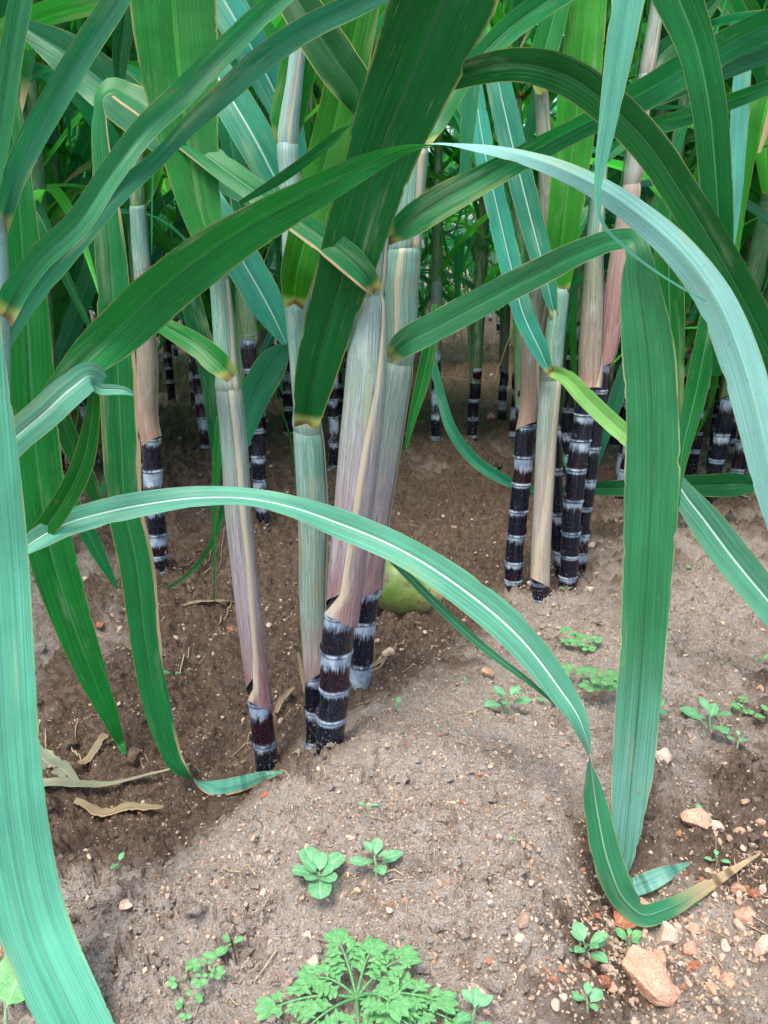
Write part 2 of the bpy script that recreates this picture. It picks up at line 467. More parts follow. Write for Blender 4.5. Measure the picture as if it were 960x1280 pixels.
def ground_mat():
    n = NT("soil_sandy_pink_grey")
    P = n.pos()
    a = n.n("ShaderNodeAttribute"); a.attribute_name = "wet"; wet = a.outputs["Fac"]
    n1 = n.noise(P, 14, 5, .6); n2 = n.noise(P, 120, 5, .7); n3 = n.noise(P, 520, 4, .75); n4 = n.noise(P, 38, 4, .6)
    dry = n.mix(n.map(n1, .3, .7), (.47, .375, .305), (.60, .515, .45))
    dry = n.mix(n.map(n2, .44, .62), dry, (.68, .60, .53))
    dry = n.mix(n.mul(n.map(n4, .54, .68), .6), dry, (.34, .23, .165))
    n5 = n.noise(P, 330, 4, .75)
    dry = n.mix(n.map(n5, .36, .47, .85, 0), dry, (.25, .185, .14))  # dark pits painted in, standing in for shade in the hollows
    n6 = n.noise(P, 70, 6, .75)
    damp = n.mix(n.map(n.add(n.mul(n6, .6), n.mul(n2, .4)), .40, .60), (.090, .054, .035), (.275, .185, .125))
    damp = n.mix(n.mul(n.map(n1, .50, .66), .4), damp, (.165, .128, .10))
    col = n.mix(n.map(n.add(wet, n.mul(n.add(n2, -.5), .7)), .27, .64), dry, damp)
    vo = n.n("ShaderNodeTexVoronoi"); n.set(vo.inputs["Vector"], P); vo.inputs["Scale"].default_value = 260
    sc = n.n("ShaderNodeSeparateColor"); n.t.links.new(vo.outputs["Color"], sc.inputs[0])
    grain = n.mul(n.map(sc.outputs[0], .80, .84), n.map(vo.outputs["Distance"], .30, .42, 1, 0))
    gcol = n.mix(sc.outputs[1], (.52, .36, .25), (.62, .54, .46))
    col = n.mix(n.mul(grain, n.map(wet, .2, .9, .85, .5)), col, gcol)
    dk = n.mul(n.map(n3, .56, .68), .5)
    col = n.mix(dk, col, n.mix(wet, (.15, .105, .075), (.025, .016, .012)))
    n.set(n.p.inputs["Base Color"], col)
    n.set(n.p.inputs["Roughness"], n.map(wet, .5, 1, .95, .72, False))
    n.bump(n.add(n.add(n.mul(n2, 1.0), n.mul(n5, .8)), n.add(n.mul(n3, -.5), n.mul(grain, .6))), 1.0, .012)
    return n.m


def stone_mat(name, c1, c2, c3):
    n = NT(name)
    tc = n.n("ShaderNodeTexCoord").outputs["Object"]
    oi = n.n("ShaderNodeObjectInfo").outputs["Random"]
    ad = n.n("ShaderNodeVectorMath", operation='ADD'); n.set(ad.inputs[0], tc); n.set(ad.inputs[1], n.xyz(n.mul(oi, 9), oi, n.mul(oi, 4)))
    a = n.noise(ad.outputs[0], 90, 4, .65); b = n.noise(ad.outputs[0], 420, 3, .6)
    col = n.mix(n.map(a, .35, .65), c1, c2)
    col = n.mix(n.map(b, .52, .68), col, c3)
    n.set(n.p.inputs["Base Color"], col)
    n.p.inputs["Roughness"].default_value = .85
    n.bump(n.add(a, n.mul(b, .5)), .7, .004)
    return n.m


M['soil'] = ground_mat()
M['st_pink'] = stone_mat("stone_pink", (.52, .30, .21), (.42, .22, .14), (.60, .42, .32))
M['st_pale'] = stone_mat("stone_pale_quartz", (.62, .48, .38), (.50, .34, .25), (.70, .62, .54))
M['st_tan'] = stone_mat("stone_tan", (.42, .28, .18), (.32, .20, .125), (.52, .38, .27))
M['st_red'] = stone_mat("stone_rust", (.35, .13, .065), (.22, .08, .045), (.45, .25, .16))
M['clod'] = stone_mat("earth_clod", (.17, .10, .075), (.10, .06, .045), (.26, .17, .13))


def gravel_mat():
    n = NT("gravel_mixed")
    a = n.n("ShaderNodeAttribute"); a.attribute_name = "tone"
    s = n.n("ShaderNodeSeparateXYZ"); n.t.links.new(a.outputs["Vector"], s.inputs[0])
    P = n.pos()
    b = n.noise(P, 500, 3, .6)
    c = n.mix(s.outputs[0], (.30, .205, .145), (.48, .37, .28))
    c = n.mix(n.map(s.outputs[1], .82, .9), c, (.48, .385, .295))
    c = n.mix(n.map(s.outputs[1], .12, .06), c, (.30, .13, .07))
    c = n.mix(n.map(b, .5, .7, 0, .5), c, (.40, .31, .25))
    n.set(n.p.inputs["Base Color"], c); n.p.inputs["Roughness"].default_value = .9
    n.bump(b, .6, .002)
    return n.m


M['gravel'] = gravel_mat()


def weed_mat(name, c, c2, trans=.25):
    n = NT(name)
    u, v, t = n.attr("leaf_k")
    sx, sy, seed = n.attr("leaf_s")
    b = n.noise(n.xyz(n.mul(sx, 160), n.mul(sy, 160), n.mul(seed, 6.0)), 1, 3, .6)
    col = n.mix(n.map(b, .3, .7), c, c2)
    lat = n.math('ABSOLUTE', n.add(n.math('FRACT', n.add(n.mul(v, 7.0), n.mul(n.math('ABSOLUTE', u), -1.4))), -.5))
    vm = n.math('MAXIMUM', n.map(n.math('ABSOLUTE', u), .03, .09, 1, 0), n.mul(n.map(lat, .40, .5), .5))
    col = n.mix(n.mul(vm, .5), col, tuple(min(1, x * 1.9 + .05) for x in c2))
    n.set(n.p.inputs["Base Color"], col); n.p.inputs["Roughness"].default_value = .55
    n.bump(n.add(n.mul(vm, -1.0), n.mul(b, .4)), .4, .001)
    tr = n.n("ShaderNodeBsdfTranslucent"); n.set(tr.inputs[0], col)
    mx = n.n("ShaderNodeMixShader"); mx.inputs[0].default_value = trans
    n.t.links.new(n.p.outputs[0], mx.inputs[1]); n.t.links.new(tr.outputs[0], mx.inputs[2]); n.t.links.new(mx.outputs[0], n.out.inputs[0])
    return n.m


M['weed'] = weed_mat("weed_leaf_green", (.09, .30, .095), (.17, .42, .17))
M['weed2'] = weed_mat("weed_leaf_bluish", (.11, .33, .14), (.19, .44, .23))
M['stem'] = weed_mat("weed_stem_pale", (.25, .40, .20), (.34, .46, .26), .1)


def plain(name, c, c2, sc=200, rough=.8):
    n = NT(name)
    tc = n.n("ShaderNodeTexCoord").outputs["Object"]
    a = n.noise(tc, sc, 4, .6)
    n.set(n.p.inputs["Base Color"], n.mix(n.map(a, .3, .7), c, c2)); n.p.inputs["Roughness"].default_value = rough
    n.bump(a, .4, .002)
    return n.m


M['straw'] = plain("straw_dry", (.27, .205, .13), (.42, .34, .23))
M['twig'] = plain("twig_brown", (.20, .13, .085), (.34, .25, .17))
M['calyx'] = plain("calyx_pale_brown", (.45, .36, .24), (.32, .22, .12))


def coconut_mat():
    n = NT("coconut_husk_green")
    tc = n.n("ShaderNodeTexCoord").outputs["Object"]
    sx = n.n("ShaderNodeSeparateXYZ"); n.t.links.new(tc, sx.inputs[0])
    a = n.noise(tc, 16, 4, .6); b = n.noise(tc, 38, 5, .7); c = n.noise(tc, 120, 4, .7)
    col = n.mix(n.map(a, .3, .7), (.085, .165, .030), (.19, .26, .065))
    col = n.mix(n.map(sx.outputs[0], .02, .07), col, (.42, .40, .17))
    col = n.mix(n.mul(n.map(b, .55, .62), .85), col, (.11, .08, .035))
    low = n.map(n.add(sx.outputs[2], n.mul(n.add(b, -.5), .05)), -.012, -.034)
    col = n.mix(n.mul(low, .85), col, (.20, .135, .09))
    n.set(n.p.inputs["Base Color"], col)
    n.p.inputs["Roughness"].default_value = .45
    n.bump(n.add(a, n.mul(c, .3)), .3, .004)
    return n.m


M['coco'] = coconut_mat()

# ------------------------------------------------------------------ mesh helpers


def mesh(name, V, Fc, mat, attrs=None, smooth=True):
    me = bpy.data.meshes.new(name)
    V = np.asarray(V, float)
    if isinstance(Fc, np.ndarray):
        nf, k = Fc.shape
        me.vertices.add(len(V)); me.vertices.foreach_set("co", V.ravel())
        me.loops.add(nf * k); me.loops.foreach_set("vertex_index", Fc.ravel().astype(np.int32))
        me.polygons.add(nf); me.polygons.foreach_set("loop_start", (np.arange(nf) * k).astype(np.int32))
        try:
            me.polygons.foreach_set("loop_total", np.full(nf, k, np.int32))
        except Exception:
            pass
        me.update(calc_edges=True)
    else:
        me.from_pydata([tuple(v) for v in V], [], Fc)
        me.update()
    for an, arr in (attrs or {}).items():
        arr = np.asarray(arr, np.float32)
        if arr.ndim == 1:
            at = me.attributes.new(an, 'FLOAT', 'POINT'); at.data.foreach_set("value", arr)
        else:
            at = me.attributes.new(an, 'FLOAT_VECTOR', 'POINT'); at.data.foreach_set("vector", arr.ravel())
    me.polygons.foreach_set("use_smooth", np.full(len(me.polygons), smooth))
    for m in (mat if isinstance(mat, (list, tuple)) else [mat]):
        me.materials.append(m)
    me.validate(clean_customdata=False)
    return me


def link(name, me, parent=None, loc=None):
    o = bpy.data.objects.new(name, me)
    COL.objects.link(o)
    if loc is not None: o.location = tuple(float(x) for x in loc)
    if parent is not None: o.parent = parent
    return o


def tag(o, label=None, cat=None, group=None, kind=None):
    if label: o["label"] = label
    if cat: o["category"] = cat
    if group: o["group"] = group
    if kind: o["kind"] = kind
    return o


def empty(name, loc):
    o = bpy.data.objects.new(name, None)
    o.empty_display_size = .05
    COL.objects.link(o)
    o.location = tuple(float(x) for x in loc)
    return o


def merge(parts):
    """several (V, F, attrs) grids into one"""
    Vs, Fs, At, off = [], [], {}, 0
    for V, Fc, A in parts:
        Vs.append(V); Fs.append(np.asarray(Fc) + off); off += len(V)
        for k, a in A.items(): At.setdefault(k, []).append(a)
    return np.concatenate(Vs), np.concatenate(Fs), {k: np.concatenate(a) for k, a in At.items()}


def grid_faces(nr, nc, closed=False):
    r = np.arange(nr - 1)[:, None]; c = np.arange(nc if closed else nc - 1)[None]
    c2 = (c + 1) % nc
    f = np.stack([np.broadcast_to(r * nc + c, (nr - 1, c.shape[1])), np.broadcast_to(r * nc + c2, (nr - 1, c.shape[1])),
                  np.broadcast_to((r + 1) * nc + c2, (nr - 1, c.shape[1])), np.broadcast_to((r + 1) * nc + c, (nr - 1, c.shape[1]))], -1)
    return f.reshape(-1, 4)


def crom(K, n):
    """centripetal-ish Catmull-Rom through rows of K, n samples by chord length of the first two columns"""
    K = np.asarray(K, float)
    ch = np.linalg.norm(np.diff(K[:, :2], axis=0), axis=1) + 1e-6
    t = np.concatenate([[0], np.cumsum(ch)])
    # monotone-friendly cubic Hermite with finite-difference tangents
    m = np.zeros_like(K)
    d = np.diff(K, axis=0) / np.diff(t)[:, None]
    m[0] = d[0]; m[-1] = d[-1]
    for i in range(1, len(K) - 1):
        a, b = t[i] - t[i - 1], t[i + 1] - t[i]
        m[i] = (d[i - 1] * b + d[i] * a) / (a + b)
    tt = np.linspace(0, t[-1], n)
    i = np.clip(np.searchsorted(t, tt, side='right') - 1, 0, len(K) - 2)
    h = (t[i + 1] - t[i]); s = (tt - t[i]) / h
    s = s[:, None]; h = h[:, None]
    out = (2 * s**3 - 3 * s**2 + 1) * K[i] + (s**3 - 2 * s**2 + s) * h * m[i] + (-2 * s**3 + 3 * s**2) * K[i + 1] + (s**3 - s**2) * h * m[i + 1]
    return out


LU = np.array([-1, -.82, -.55, -.28, -.075, 0, .075, .28, .55, .82, 1.0])


def ribbon(P, W, N, hw, fold=.22, curl=0.0, tipdry=0.0, wave=.04, seed=None, v0=0.0, v1=1.0, collar=False):
    """leaf blade: P centre line, W across (unit), N upper side (unit), hw half width"""
    n = len(P)
    seed = random.random() * 10 if seed is None else seed
    L = np.concatenate([[0], np.cumsum(np.linalg.norm(np.diff(P, axis=0), axis=1))])
    lu = LU[None, :]
    fo = np.broadcast_to(np.asarray(fold, float), (n,))[:, None]
    if collar: fo = fo + .8 * np.exp(-(L / .022) ** 2)[:, None]
    h = hw[:, None]
    ph = seed * 5
    wav = wave * (np.sin(L[:, None] * 38 + ph + (lu > 0) * 1.9) * .6 + np.sin(L[:, None] * 91 + ph * 2 + (lu > 0) * 2.7) * .4) * np.abs(lu) ** 2
    up = fo * (np.sqrt(lu * lu + .006) - .0775) - .12 * fo * lu * lu + wav + curl * lu * lu
    up = up - .05 * np.exp(-(lu / .09) ** 2)
    nick = np.ones((n, len(LU)))
    if n > 30:
        for sd_, cols in ((3, [0, 1]), (8, [-1, -2])):
            q = vnoise(L * 55 + seed * 31, np.full(n, seed * 3.3), sd_)
            q2 = vnoise(L * 210 + seed * 11, np.full(n, seed * 1.7), sd_ + 1)
            a = 1 - np.clip(q - .33, 0, 1) * .7 - np.clip(q2 - .40, 0, 1) * .6 + .012 * q2
            nick[:, cols[0]] *= a; nick[:, cols[1]] = np.minimum(nick[:, cols[1]], np.maximum(a + .12, .3))
    cr = .035 * (vnoise(L * 26 + seed * 7, np.full(n, 2.2), 5)[:, None] + .5 * vnoise(np.broadcast_to((L * 75 + seed * 5)[:, None], (n, len(LU))), lu * 2.5 + seed + 0 * L[:, None], 6)) * (np.abs(lu) > .05)
    up = up + cr
    V = P[:, None, :] + (lu * h * nick)[..., None] * W[:, None, :] + (up * h)[..., None] * N[:, None, :]
    nc = len(LU)
    Fc = grid_faces(n, nc)
    k = np.zeros((n, nc, 3)); k[..., 0] = lu; k[..., 1] = (v0 + (v1 - v0) * np.linspace(0, 1, n))[:, None]; k[..., 2] = tipdry
    s = np.zeros((n, nc, 3)); s[..., 0] = lu * h; s[..., 1] = L[:, None] + (0 if collar else 1.0); s[..., 2] = seed
    return V.reshape(-1, 3), Fc, {"leaf_k": k.reshape(-1, 3), "leaf_s": s.reshape(-1, 3)}


def pix_ribbon(pts, under=False, fold=.22, n=None, **kw):
    """pts rows: px, py, Y, width px[, roll deg] - the blade's own centre line, distances and widths"""
    K = np.array([list(p) + [0] * (5 - len(p)) for p in pts], float)
    if n is None:
        n = int(np.clip(np.linalg.norm(np.diff(K[:, :2], axis=0), axis=1).sum() / 3.5, 20, 300))
    C = crom(K, n)
    P = np.array([atY(a, b, y) for a, b, y in C[:, :3]])
    d = (P - CAM) @ FW
    hw = np.maximum(C[:, 3], .6) * .5 * d / F
    for _ in range(6):      # a blade that reaches the soil lies on it
        if P[:, 2].min() > .07: break
        low = ground_full(P[:, 0], P[:, 1])[0] + .013 - P[:, 2]
        m = (low > 0) & (P[:, 1] < 1.2)
        if not m.any(): break
        tt = (P[:, 2] + low - CAMZ) / (P[:, 2] - CAMZ)
        P = np.where(m[:, None], CAM + (P - CAM) * tt[:, None], P)
    d = (P - CAM) @ FW
    hw = np.maximum(C[:, 3], .6) * .5 * d / F
    T = np.gradient(P, axis=0); T /= np.linalg.norm(T, axis=1)[:, None]
    Vd = (P - CAM); Vd /= np.linalg.norm(Vd, axis=1)[:, None]
    W = np.cross(T, Vd); W /= np.linalg.norm(W, axis=1)[:, None]
    N = np.cross(T, W)
    r = np.radians(C[:, 4] + (180 if under else 0))[:, None]
    W2 = np.cos(r) * W + np.sin(r) * N
    N2 = -np.sin(r) * W + np.cos(r) * N
    # winding: grid (along, across) normal is T x W-ish; flip so the front face is the upper side
    V, Fc, A = ribbon(P, W2, N2, hw, fold, **kw)
    t0 = np.cross(P[1] - P[0], W2[0])
    if np.dot(t0, N2[0]) > 0:
        Fc = Fc[:, ::-1]
    return V, Fc, A


ROWNAME = []


def blade(name, pts, mat, parent=None, root=None, extra=None, **kw):
    parts = [pix_ribbon(pts, **kw)]
    for e, ekw in (extra or []):
        parts.append(pix_ribbon(e, **ekw))
    V, Fc, A = merge(parts)
    org = np.array(root.location) if root is not None else V[len(LU) // 2].copy()
    me = mesh(name, V - org, Fc, M[mat], A)
    o = link(name, me, parent, None if root is not None else org)
    return o


def tube(P, r, sides=8, name=None, extra=None):
    """round tube along P with radii r (V, F, attrs)"""
    P = np.asarray(P, float); n = len(P)
    r = np.broadcast_to(np.asarray(r, float), (n,))
    T = np.gradient(P, axis=0); T /= np.linalg.norm(T, axis=1)[:, None] + 1e-12
    a = np.array([0.3, 0.8, .52]) if abs(T[0] @ np.array([0, 0, 1])) > .9 else np.array([0, 0, 1.0])
    A1 = np.cross(T, a); A1 /= np.linalg.norm(A1, axis=1)[:, None] + 1e-12
    A2 = np.cross(T, A1)
    th = np.linspace(0, 2 * pi, sides, endpoint=False)
    V = P[:, None] + r[:, None, None] * (np.cos(th)[None, :, None] * A1[:, None] + np.sin(th)[None, :, None] * A2[:, None])
    L = np.concatenate([[0], np.cumsum(np.linalg.norm(np.diff(P, axis=0), axis=1))])
    k = np.zeros((n, sides, 3)); k[..., 0] = .5; k[..., 1] = np.linspace(.1, .9, n)[:, None]
    s = np.zeros((n, sides, 3)); s[..., 0] = th[None] * r[:, None]; s[..., 1] = L[:, None]
    return V.reshape(-1, 3), grid_faces(n, sides, True), {"leaf_k": k.reshape(-1, 3), "leaf_s": s.reshape(-1, 3)}


# ------------------------------------------------------------------ cane building
class Axis:
    """a cane's centre line as points from base to tip, with a radius"""

    def __init__(self, P, r):
        self.P = np.asarray(P, float); self.r = np.asarray(r, float)
        self.L = np.concatenate([[0], np.cumsum(np.linalg.norm(np.diff(self.P, axis=0), axis=1))])

    def at(self, s):
        s = np.asarray(s, float)
        return np.stack([np.interp(s, self.L, self.P[:, i]) for i in range(3)], -1)

    def rad(self, s):
        return np.interp(s, self.L, self.r)


def stalk_mesh(ax, nodes, s_end, sides=28, seed=0, zig=.0, dirt_h=.07, rows=15):
    """nodes: arc lengths of the node rings; builds from nodes[0]-something to s_end"""
    rr = np.random.default_rng(int(seed * 1000) + 3)
    ss, seg, idx, rf, zz = [], [], [], [], []
    B = [nodes[0] - .09 if len(nodes) < 2 else nodes[0] - .05] + list(nodes) + [max(s_end, nodes[-1] + .05)]
    q = np.concatenate([[0, .018, .04, .08], np.linspace(.14, .84, rows - 8), [.89, .93, .962, .985]])
    for i in range(len(B) - 1):
        a, b = B[i], B[i + 1]
        off = rr.normal(0, zig) if zig else 0
        for t in q:
            ss.append(a + (b - a) * t); seg.append(t); idx.append(i)
            bul = 1 - .035 * math.sin(pi * t) + .0
            if t < .03: bul += .075
            elif t < .06: bul += .02
            if t > .95: bul += .05 if t > .975 else -.035
            if i == len(B) - 2: bul *= .93 if t > .03 else 1
            rf.append(bul); zz.append(off * math.sin(pi * t))
    ss = np.array(ss); rf = np.array(rf)
    P = ax.at(ss); rad = ax.rad(ss) * rf
    P[:, 0] += np.array(zz)
    th = np.linspace(0, 2 * pi, sides, endpoint=False)
    D = np.stack([np.sin(th), -np.cos(th), np.zeros(sides)], -1)
    V = P[:, None] + rad[:, None, None] * D[None]
    n = len(ss)
    k = np.zeros((n, sides, 3)); k[..., 0] = np.array(seg)[:, None]; k[..., 1] = np.array(idx)[:, None]
    k[..., 2] = np.clip(1 - (ss - nodes[0]) / dirt_h, 0, 1)[:, None]
    s = np.zeros((n, sides, 3)); s[..., 0] = np.sin(th)[None] * .02 + (np.cos(th) > 0)[None] * .05; s[..., 1] = ss[:, None]; s[..., 2] = seed
    s[..., 0] = np.where(np.cos(th)[None] > 0, np.sin(th)[None] * rad[:, None], (2 - np.sin(th))[None] * rad[:, None])
    return V.reshape(-1, 3), grid_faces(n, sides, True), {"cane_k": k.reshape(-1, 3), "cane_s": s.reshape(-1, 3)}


def sheath_mesh(ax, s0, s1, th=((0, 0), (1, 30)), rscale=1.0, open_b=.0, beige_w=.06, flare=0.0, sides=40, rows=40, seed=0, patch=0.0, up=False, tiltb=.012, tiltt=.004):
    """a leaf sheath wrapped round the axis between arc lengths s0 and s1. th: outer margin's angle (deg, 0 = -Y side) along the sheath"""
    t = np.linspace(0, 1, rows) ** 1.25
    tm = np.radians(np.interp(t, [a for a, b in th], [b for a, b in th]))
    u = np.linspace(0, 1, sides)
    span = 2 * pi * (1.10 - open_b * np.clip(1 - t / .16, 0, 1) ** 1.2)
    ang = tm[:, None] + u[None] * span[:, None]
    # lower rim is not level: it dips opposite the margin
    sl = s0 + (s1 - s0) * t
    ds = (tiltb * np.cos(ang - tm[0]) * (1 - t[:, None]) ** 6 + tiltt * np.cos(ang - pi) * t[:, None] ** 10)
    Sg = sl[:, None] + ds
    P = ax.at(Sg)
    rad = ax.rad(Sg) * rscale * (1.075 - .065 * u[None]) * (1 + (0 if up else .05) * np.clip(1 - t[:, None] / .05, 0, 1))
    if up: rad = rad * (.72 + .28 * sstep(.03, .22, t[:, None]))
    rad = rad * (1 - .24 * np.clip((t[:, None] - .955) / .045, 0, 1) ** 1.5)
    rad = rad * (1 + .012 * np.sin(ang * 3 + t[:, None] * 9 + seed))
    V = P.copy()
    V[..., 0] += rad * np.sin(ang); V[..., 1] -= rad * np.cos(ang)
    bw = beige_w + patch * np.clip(1 - t / .2, 0, 1) ** 1.5
    be = 1 - sstep(.55, 1.0, u[None] / bw[:, None])
    k = np.zeros((rows, sides, 3)); k[..., 0] = be; k[..., 1] = (.5 + .5 * t if up else t)[:, None]
    s = np.zeros((rows, sides, 3)); s[..., 0] = ang * float(np.mean(ax.rad(sl))); s[..., 1] = sl[:, None]; s[..., 2] = seed
    return V.reshape(-1, 3), grid_faces(rows, sides), {"cane_k": k.reshape(-1, 3), "cane_s": s.reshape(-1, 3)}


def pix_cane(label, base, path, nodes, sheaths, slope=0.0, group=None, Y=None, blades=(), cat="sugarcane"):
    """base (px, py) on the ground; path rows (py, px, width px) upward; nodes: py list; sheaths: dicts with py bottom/top"""
    G = on_ground(*base) if Y is None else None
    Y0 = G[1] if Y is None else Y
    pth = sorted(path, key=lambda p: -p[0])
    pys = np.linspace(pth[0][0], pth[-1][0], 90)
    arr = np.array([(-p[0], p[1], p[2]) for p in pth])
    px = crom(np.array([(a, b, 0) for a, b, c in arr]), 200)
    pxs = np.interp(-pys, px[:, 0], px[:, 1]); ws = np.interp(-pys, arr[:, 0], arr[:, 2])
    P = np.array([atY(a, b, Y0) for a, b in zip(pxs, pys)])
    z0 = P[0, 2]
    P[:, 1] += 0
    if slope:
        P = np.array([atY(a, b, Y0 + slope * max(0, p[2] - z0)) for a, b, p in zip(pxs, pys, P)])
    r = np.array([w * .5 * depth(p) / F for w, p in zip(ws, P)])
    ext = P[0] - (P[4] - P[0]) / np.linalg.norm(P[4] - P[0]) * .10
    P = np.vstack([ext, P]); r = np.concatenate([[r[0]], r])
    ax = Axis(P, r)
    S_of = lambda py: float(np.interp(-py, -pys, ax.L[1:]))
    root = empty("sugarcane", (P[1][0], P[1][1], P[1][2]))
    tag(root, label, cat, group)
    org = np.array(root.location)
    seed = random.random() * 8
    ns = [S_of(p) for p in nodes]
    V, Fc, A = stalk_mesh(ax, ns, S_of(sheaths[0]['y0']) + .05 if sheaths else ns[-1] + .04, seed=seed, zig=.0012)
    bud_side = random.choice([-1, 1])
    for bi, sN in enumerate(ns[:-1]):
        c = ax.at(sN + .004); rb = float(ax.rad(sN))
        an = R(55) * bud_side * (1 if bi % 2 else -1) + random.uniform(-.4, .4)
        o_ = np.array([math.sin(an), -math.cos(an), 0]); t_ = np.array([math.cos(an), math.sin(an), 0])
        bp = []
        for hz, wv, dp in ((0, .35, .4), (.35, 1, 1), (.7, .8, .85), (1.0, .1, .2)):
            for qq in np.linspace(-1, 1, 7):
                bp.append(c + o_ * (rb * (1.0 - .10 * qq * qq) + .0022 * dp * (1 - qq * qq)) + t_ * (qq * wv * rb * .24) + np.array([0, 0, hz * rb * .62]))
        bv = np.array(bp); kk = np.zeros((28, 3)); kk[:, 0] = .5; kk[:, 1] = 3; kk[:, 2] = .6; sk = np.zeros((28, 3)); sk[:, 0] = bv[:, 0]; sk[:, 1] = bv[:, 2]; sk[:, 2] = seed
        V, Fc, A = merge([(V, Fc, A), (bv, grid_faces(4, 7), {"cane_k": kk, "cane_s": sk})])
    link("stalk", mesh("stalk", V - org, Fc, M['rind'], A), root)
    outs = []
    for si, sh in enumerate(sheaths):
        V, Fc, A = sheath_mesh(ax, S_of(sh['y0']) - (.03 if si else 0), S_of(sh['y1']), sh.get('th', ((0, 0), (1, 30))), sh.get('rs', 1.0), sh.get('open', 0), sh.get('bw', .05), seed=random.random() * 9, patch=sh.get('patch', 0), tiltt=sh.get('tt', .004), up=si > 0)
        o = link("leaf_sheath", mesh("leaf_sheath", V - org, Fc, M[sh['m']], A), root)
        outs.append(o)
        for b in sh.get('blades', ()):
            b = dict(b)
            blade("leaf_blade", b.pop('pts'), b.pop('m'), o, root, collar=True, **b)
    return root

# ================================================================== GROUND
def build_ground():
    ys = [-3.0, -2, -1.2, -.7, -.35, -.1, .05, .15, .22]
    y = .26
    while y < 2.6:
        ys.append(y); y += .0042 * (y + .12)
    while y < 9:
        ys.append(y); y += .014 * y
    while y < 120:
        ys.append(y); y *= 1.13
    ys = np.array(ys)
    a = np.concatenate([-np.geomspace(9, .80, 22)[:-1], np.linspace(-.78, .78, 560), np.geomspace(.80, 9, 22)[1:]])
    Yg, Ag = np.meshgrid(ys, a, indexing='ij')
    Xg = Ag * (np.maximum(Yg, .0) + .12)
    Xg = np.where(Yg < 0, Ag * .5, Xg)
    z, wet = ground_full(Xg, Yg)
    V = np.stack([Xg, Yg, z], -1).reshape(-1, 3)
    Fc = grid_faces(len(ys), len(a))
    me = mesh("ground", V, Fc, M['soil'], {"wet": wet.ravel()})
    o = link("ground", me)
    tag(o, kind="structure")
    return o


build_ground()

# ================================================================== CANES IN THE FRONT CLUMP
GF = "canes of the clump in the middle"
G = GF
# cane nearest in the clump
pix_cane("thick sugarcane in front of the clump, purple sheath with a cream split", (413, 945),
         [(955, 413, 36), (900, 414, 37), (860, 418, 38), (815, 421, 39), (772, 427, 42), (700, 435, 45), (640, 441, 47), (560, 449, 50), (480, 457, 50), (420, 460, 46), (365, 463, 38), (250, 473, 30), (100, 488, 28)],
         [942, 895, 859, 814, 768],
         [dict(y0=774, y1=362, m='sh_purple', th=((0, -62), (.10, -12), (.3, -4), (.55, 8), (1, 52)), open=.30, patch=.10, bw=.05, rs=1.0,
               blades=[dict(pts=[(470, 363, .765, 12), (462, 352, .755, 24), (445, 332, .75, 34), (410, 303, .755, 34), (370, 275, .77, 30), (320, 240, .80, 32, 20), (260, 196, .83, 38, 35), (200, 148, .85, 44, 40), (160, 119, .86, 40, 45), (138, 110, .86, 30, 50), (127, 119, .855, 24, 62), (125, 150, .85, 24, 45),
                                 (130, 220, .845, 28, 20), (137, 300, .84, 36), (145, 420, .835, 42), (152, 560, .83, 45), (157, 640, .83, 42), (170, 700, .83, 42), (182, 800, .83, 37), (192, 860, .83, 34), (205, 915, .83, 28), (223, 957, .83, 20, 25), (240, 972, .828, 16, 80), (265, 984, .82, 19, 160), (300, 980, .815, 19, 180), (330, 970, .81, 12, 180), (354, 965, .806, 2, 180)],
                            m='dryedge', fold=.15)]),
          dict(y0=366, y1=110, m='sh_green', th=((0, 40), (1, 60)), rs=1.0)], group=G)
# cane behind it to the right
pix_cane("blue-waxed sugarcane behind the thick one, pale striped sheath reaching highest in the clump", (448, 872),
         [(905, 444, 27), (872, 448, 27), (830, 452, 28), (775, 456, 29), (738, 462, 31), (640, 472, 32), (560, 485, 32), (480, 496, 33), (440, 501, 34), (340, 503, 42), (300, 507, 38), (190, 518, 33), (100, 531, 28), (0, 546, 26), (-80, 556, 20)],
         [880, 830, 776, 736],
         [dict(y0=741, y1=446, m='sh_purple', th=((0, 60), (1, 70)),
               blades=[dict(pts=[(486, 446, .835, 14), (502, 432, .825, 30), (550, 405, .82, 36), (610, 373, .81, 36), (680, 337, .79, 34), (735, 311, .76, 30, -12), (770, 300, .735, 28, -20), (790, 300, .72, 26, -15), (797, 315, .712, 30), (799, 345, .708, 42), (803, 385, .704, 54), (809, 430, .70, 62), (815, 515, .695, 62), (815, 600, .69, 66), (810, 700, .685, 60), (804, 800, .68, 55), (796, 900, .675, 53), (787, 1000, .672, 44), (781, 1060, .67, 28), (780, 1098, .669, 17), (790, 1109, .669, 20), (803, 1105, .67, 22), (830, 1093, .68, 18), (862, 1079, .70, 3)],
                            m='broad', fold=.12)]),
          dict(y0=450, y1=303, m='sh_green', th=((0, -35), (1, -20)), bw=.06,
               blades=[dict(pts=[(483, 300, .825, 14), (508, 281, .82, 34), (550, 253, .82, 40), (600, 226, .83, 34), (650, 198, .84, 32, 20), (700, 171, .86, 34, 35), (745, 148, .88, 36, 35), (800, 119, .90, 42, 25), (870, 78, .92, 42, 20), (940, 40, .94, 40, 20), (1010, 10, .96, 34)], m='mid', fold=.2)]),
          dict(y0=308, y1=182, m='sh_green', th=((0, 30), (1, 15)), bw=.09,
               blades=[dict(pts=[(527, 184, .84, 18), (541, 152, .85, 34), (565, 113, .86, 32), (600, 72, .87, 28), (642, 32, .88, 30), (695, -5, .90, 30), (740, -30, .92, 24)], m='mid')]),
          dict(y0=190, y1=-70, m='sh_green', th=((0, 30), (1, 15)))], group=G)
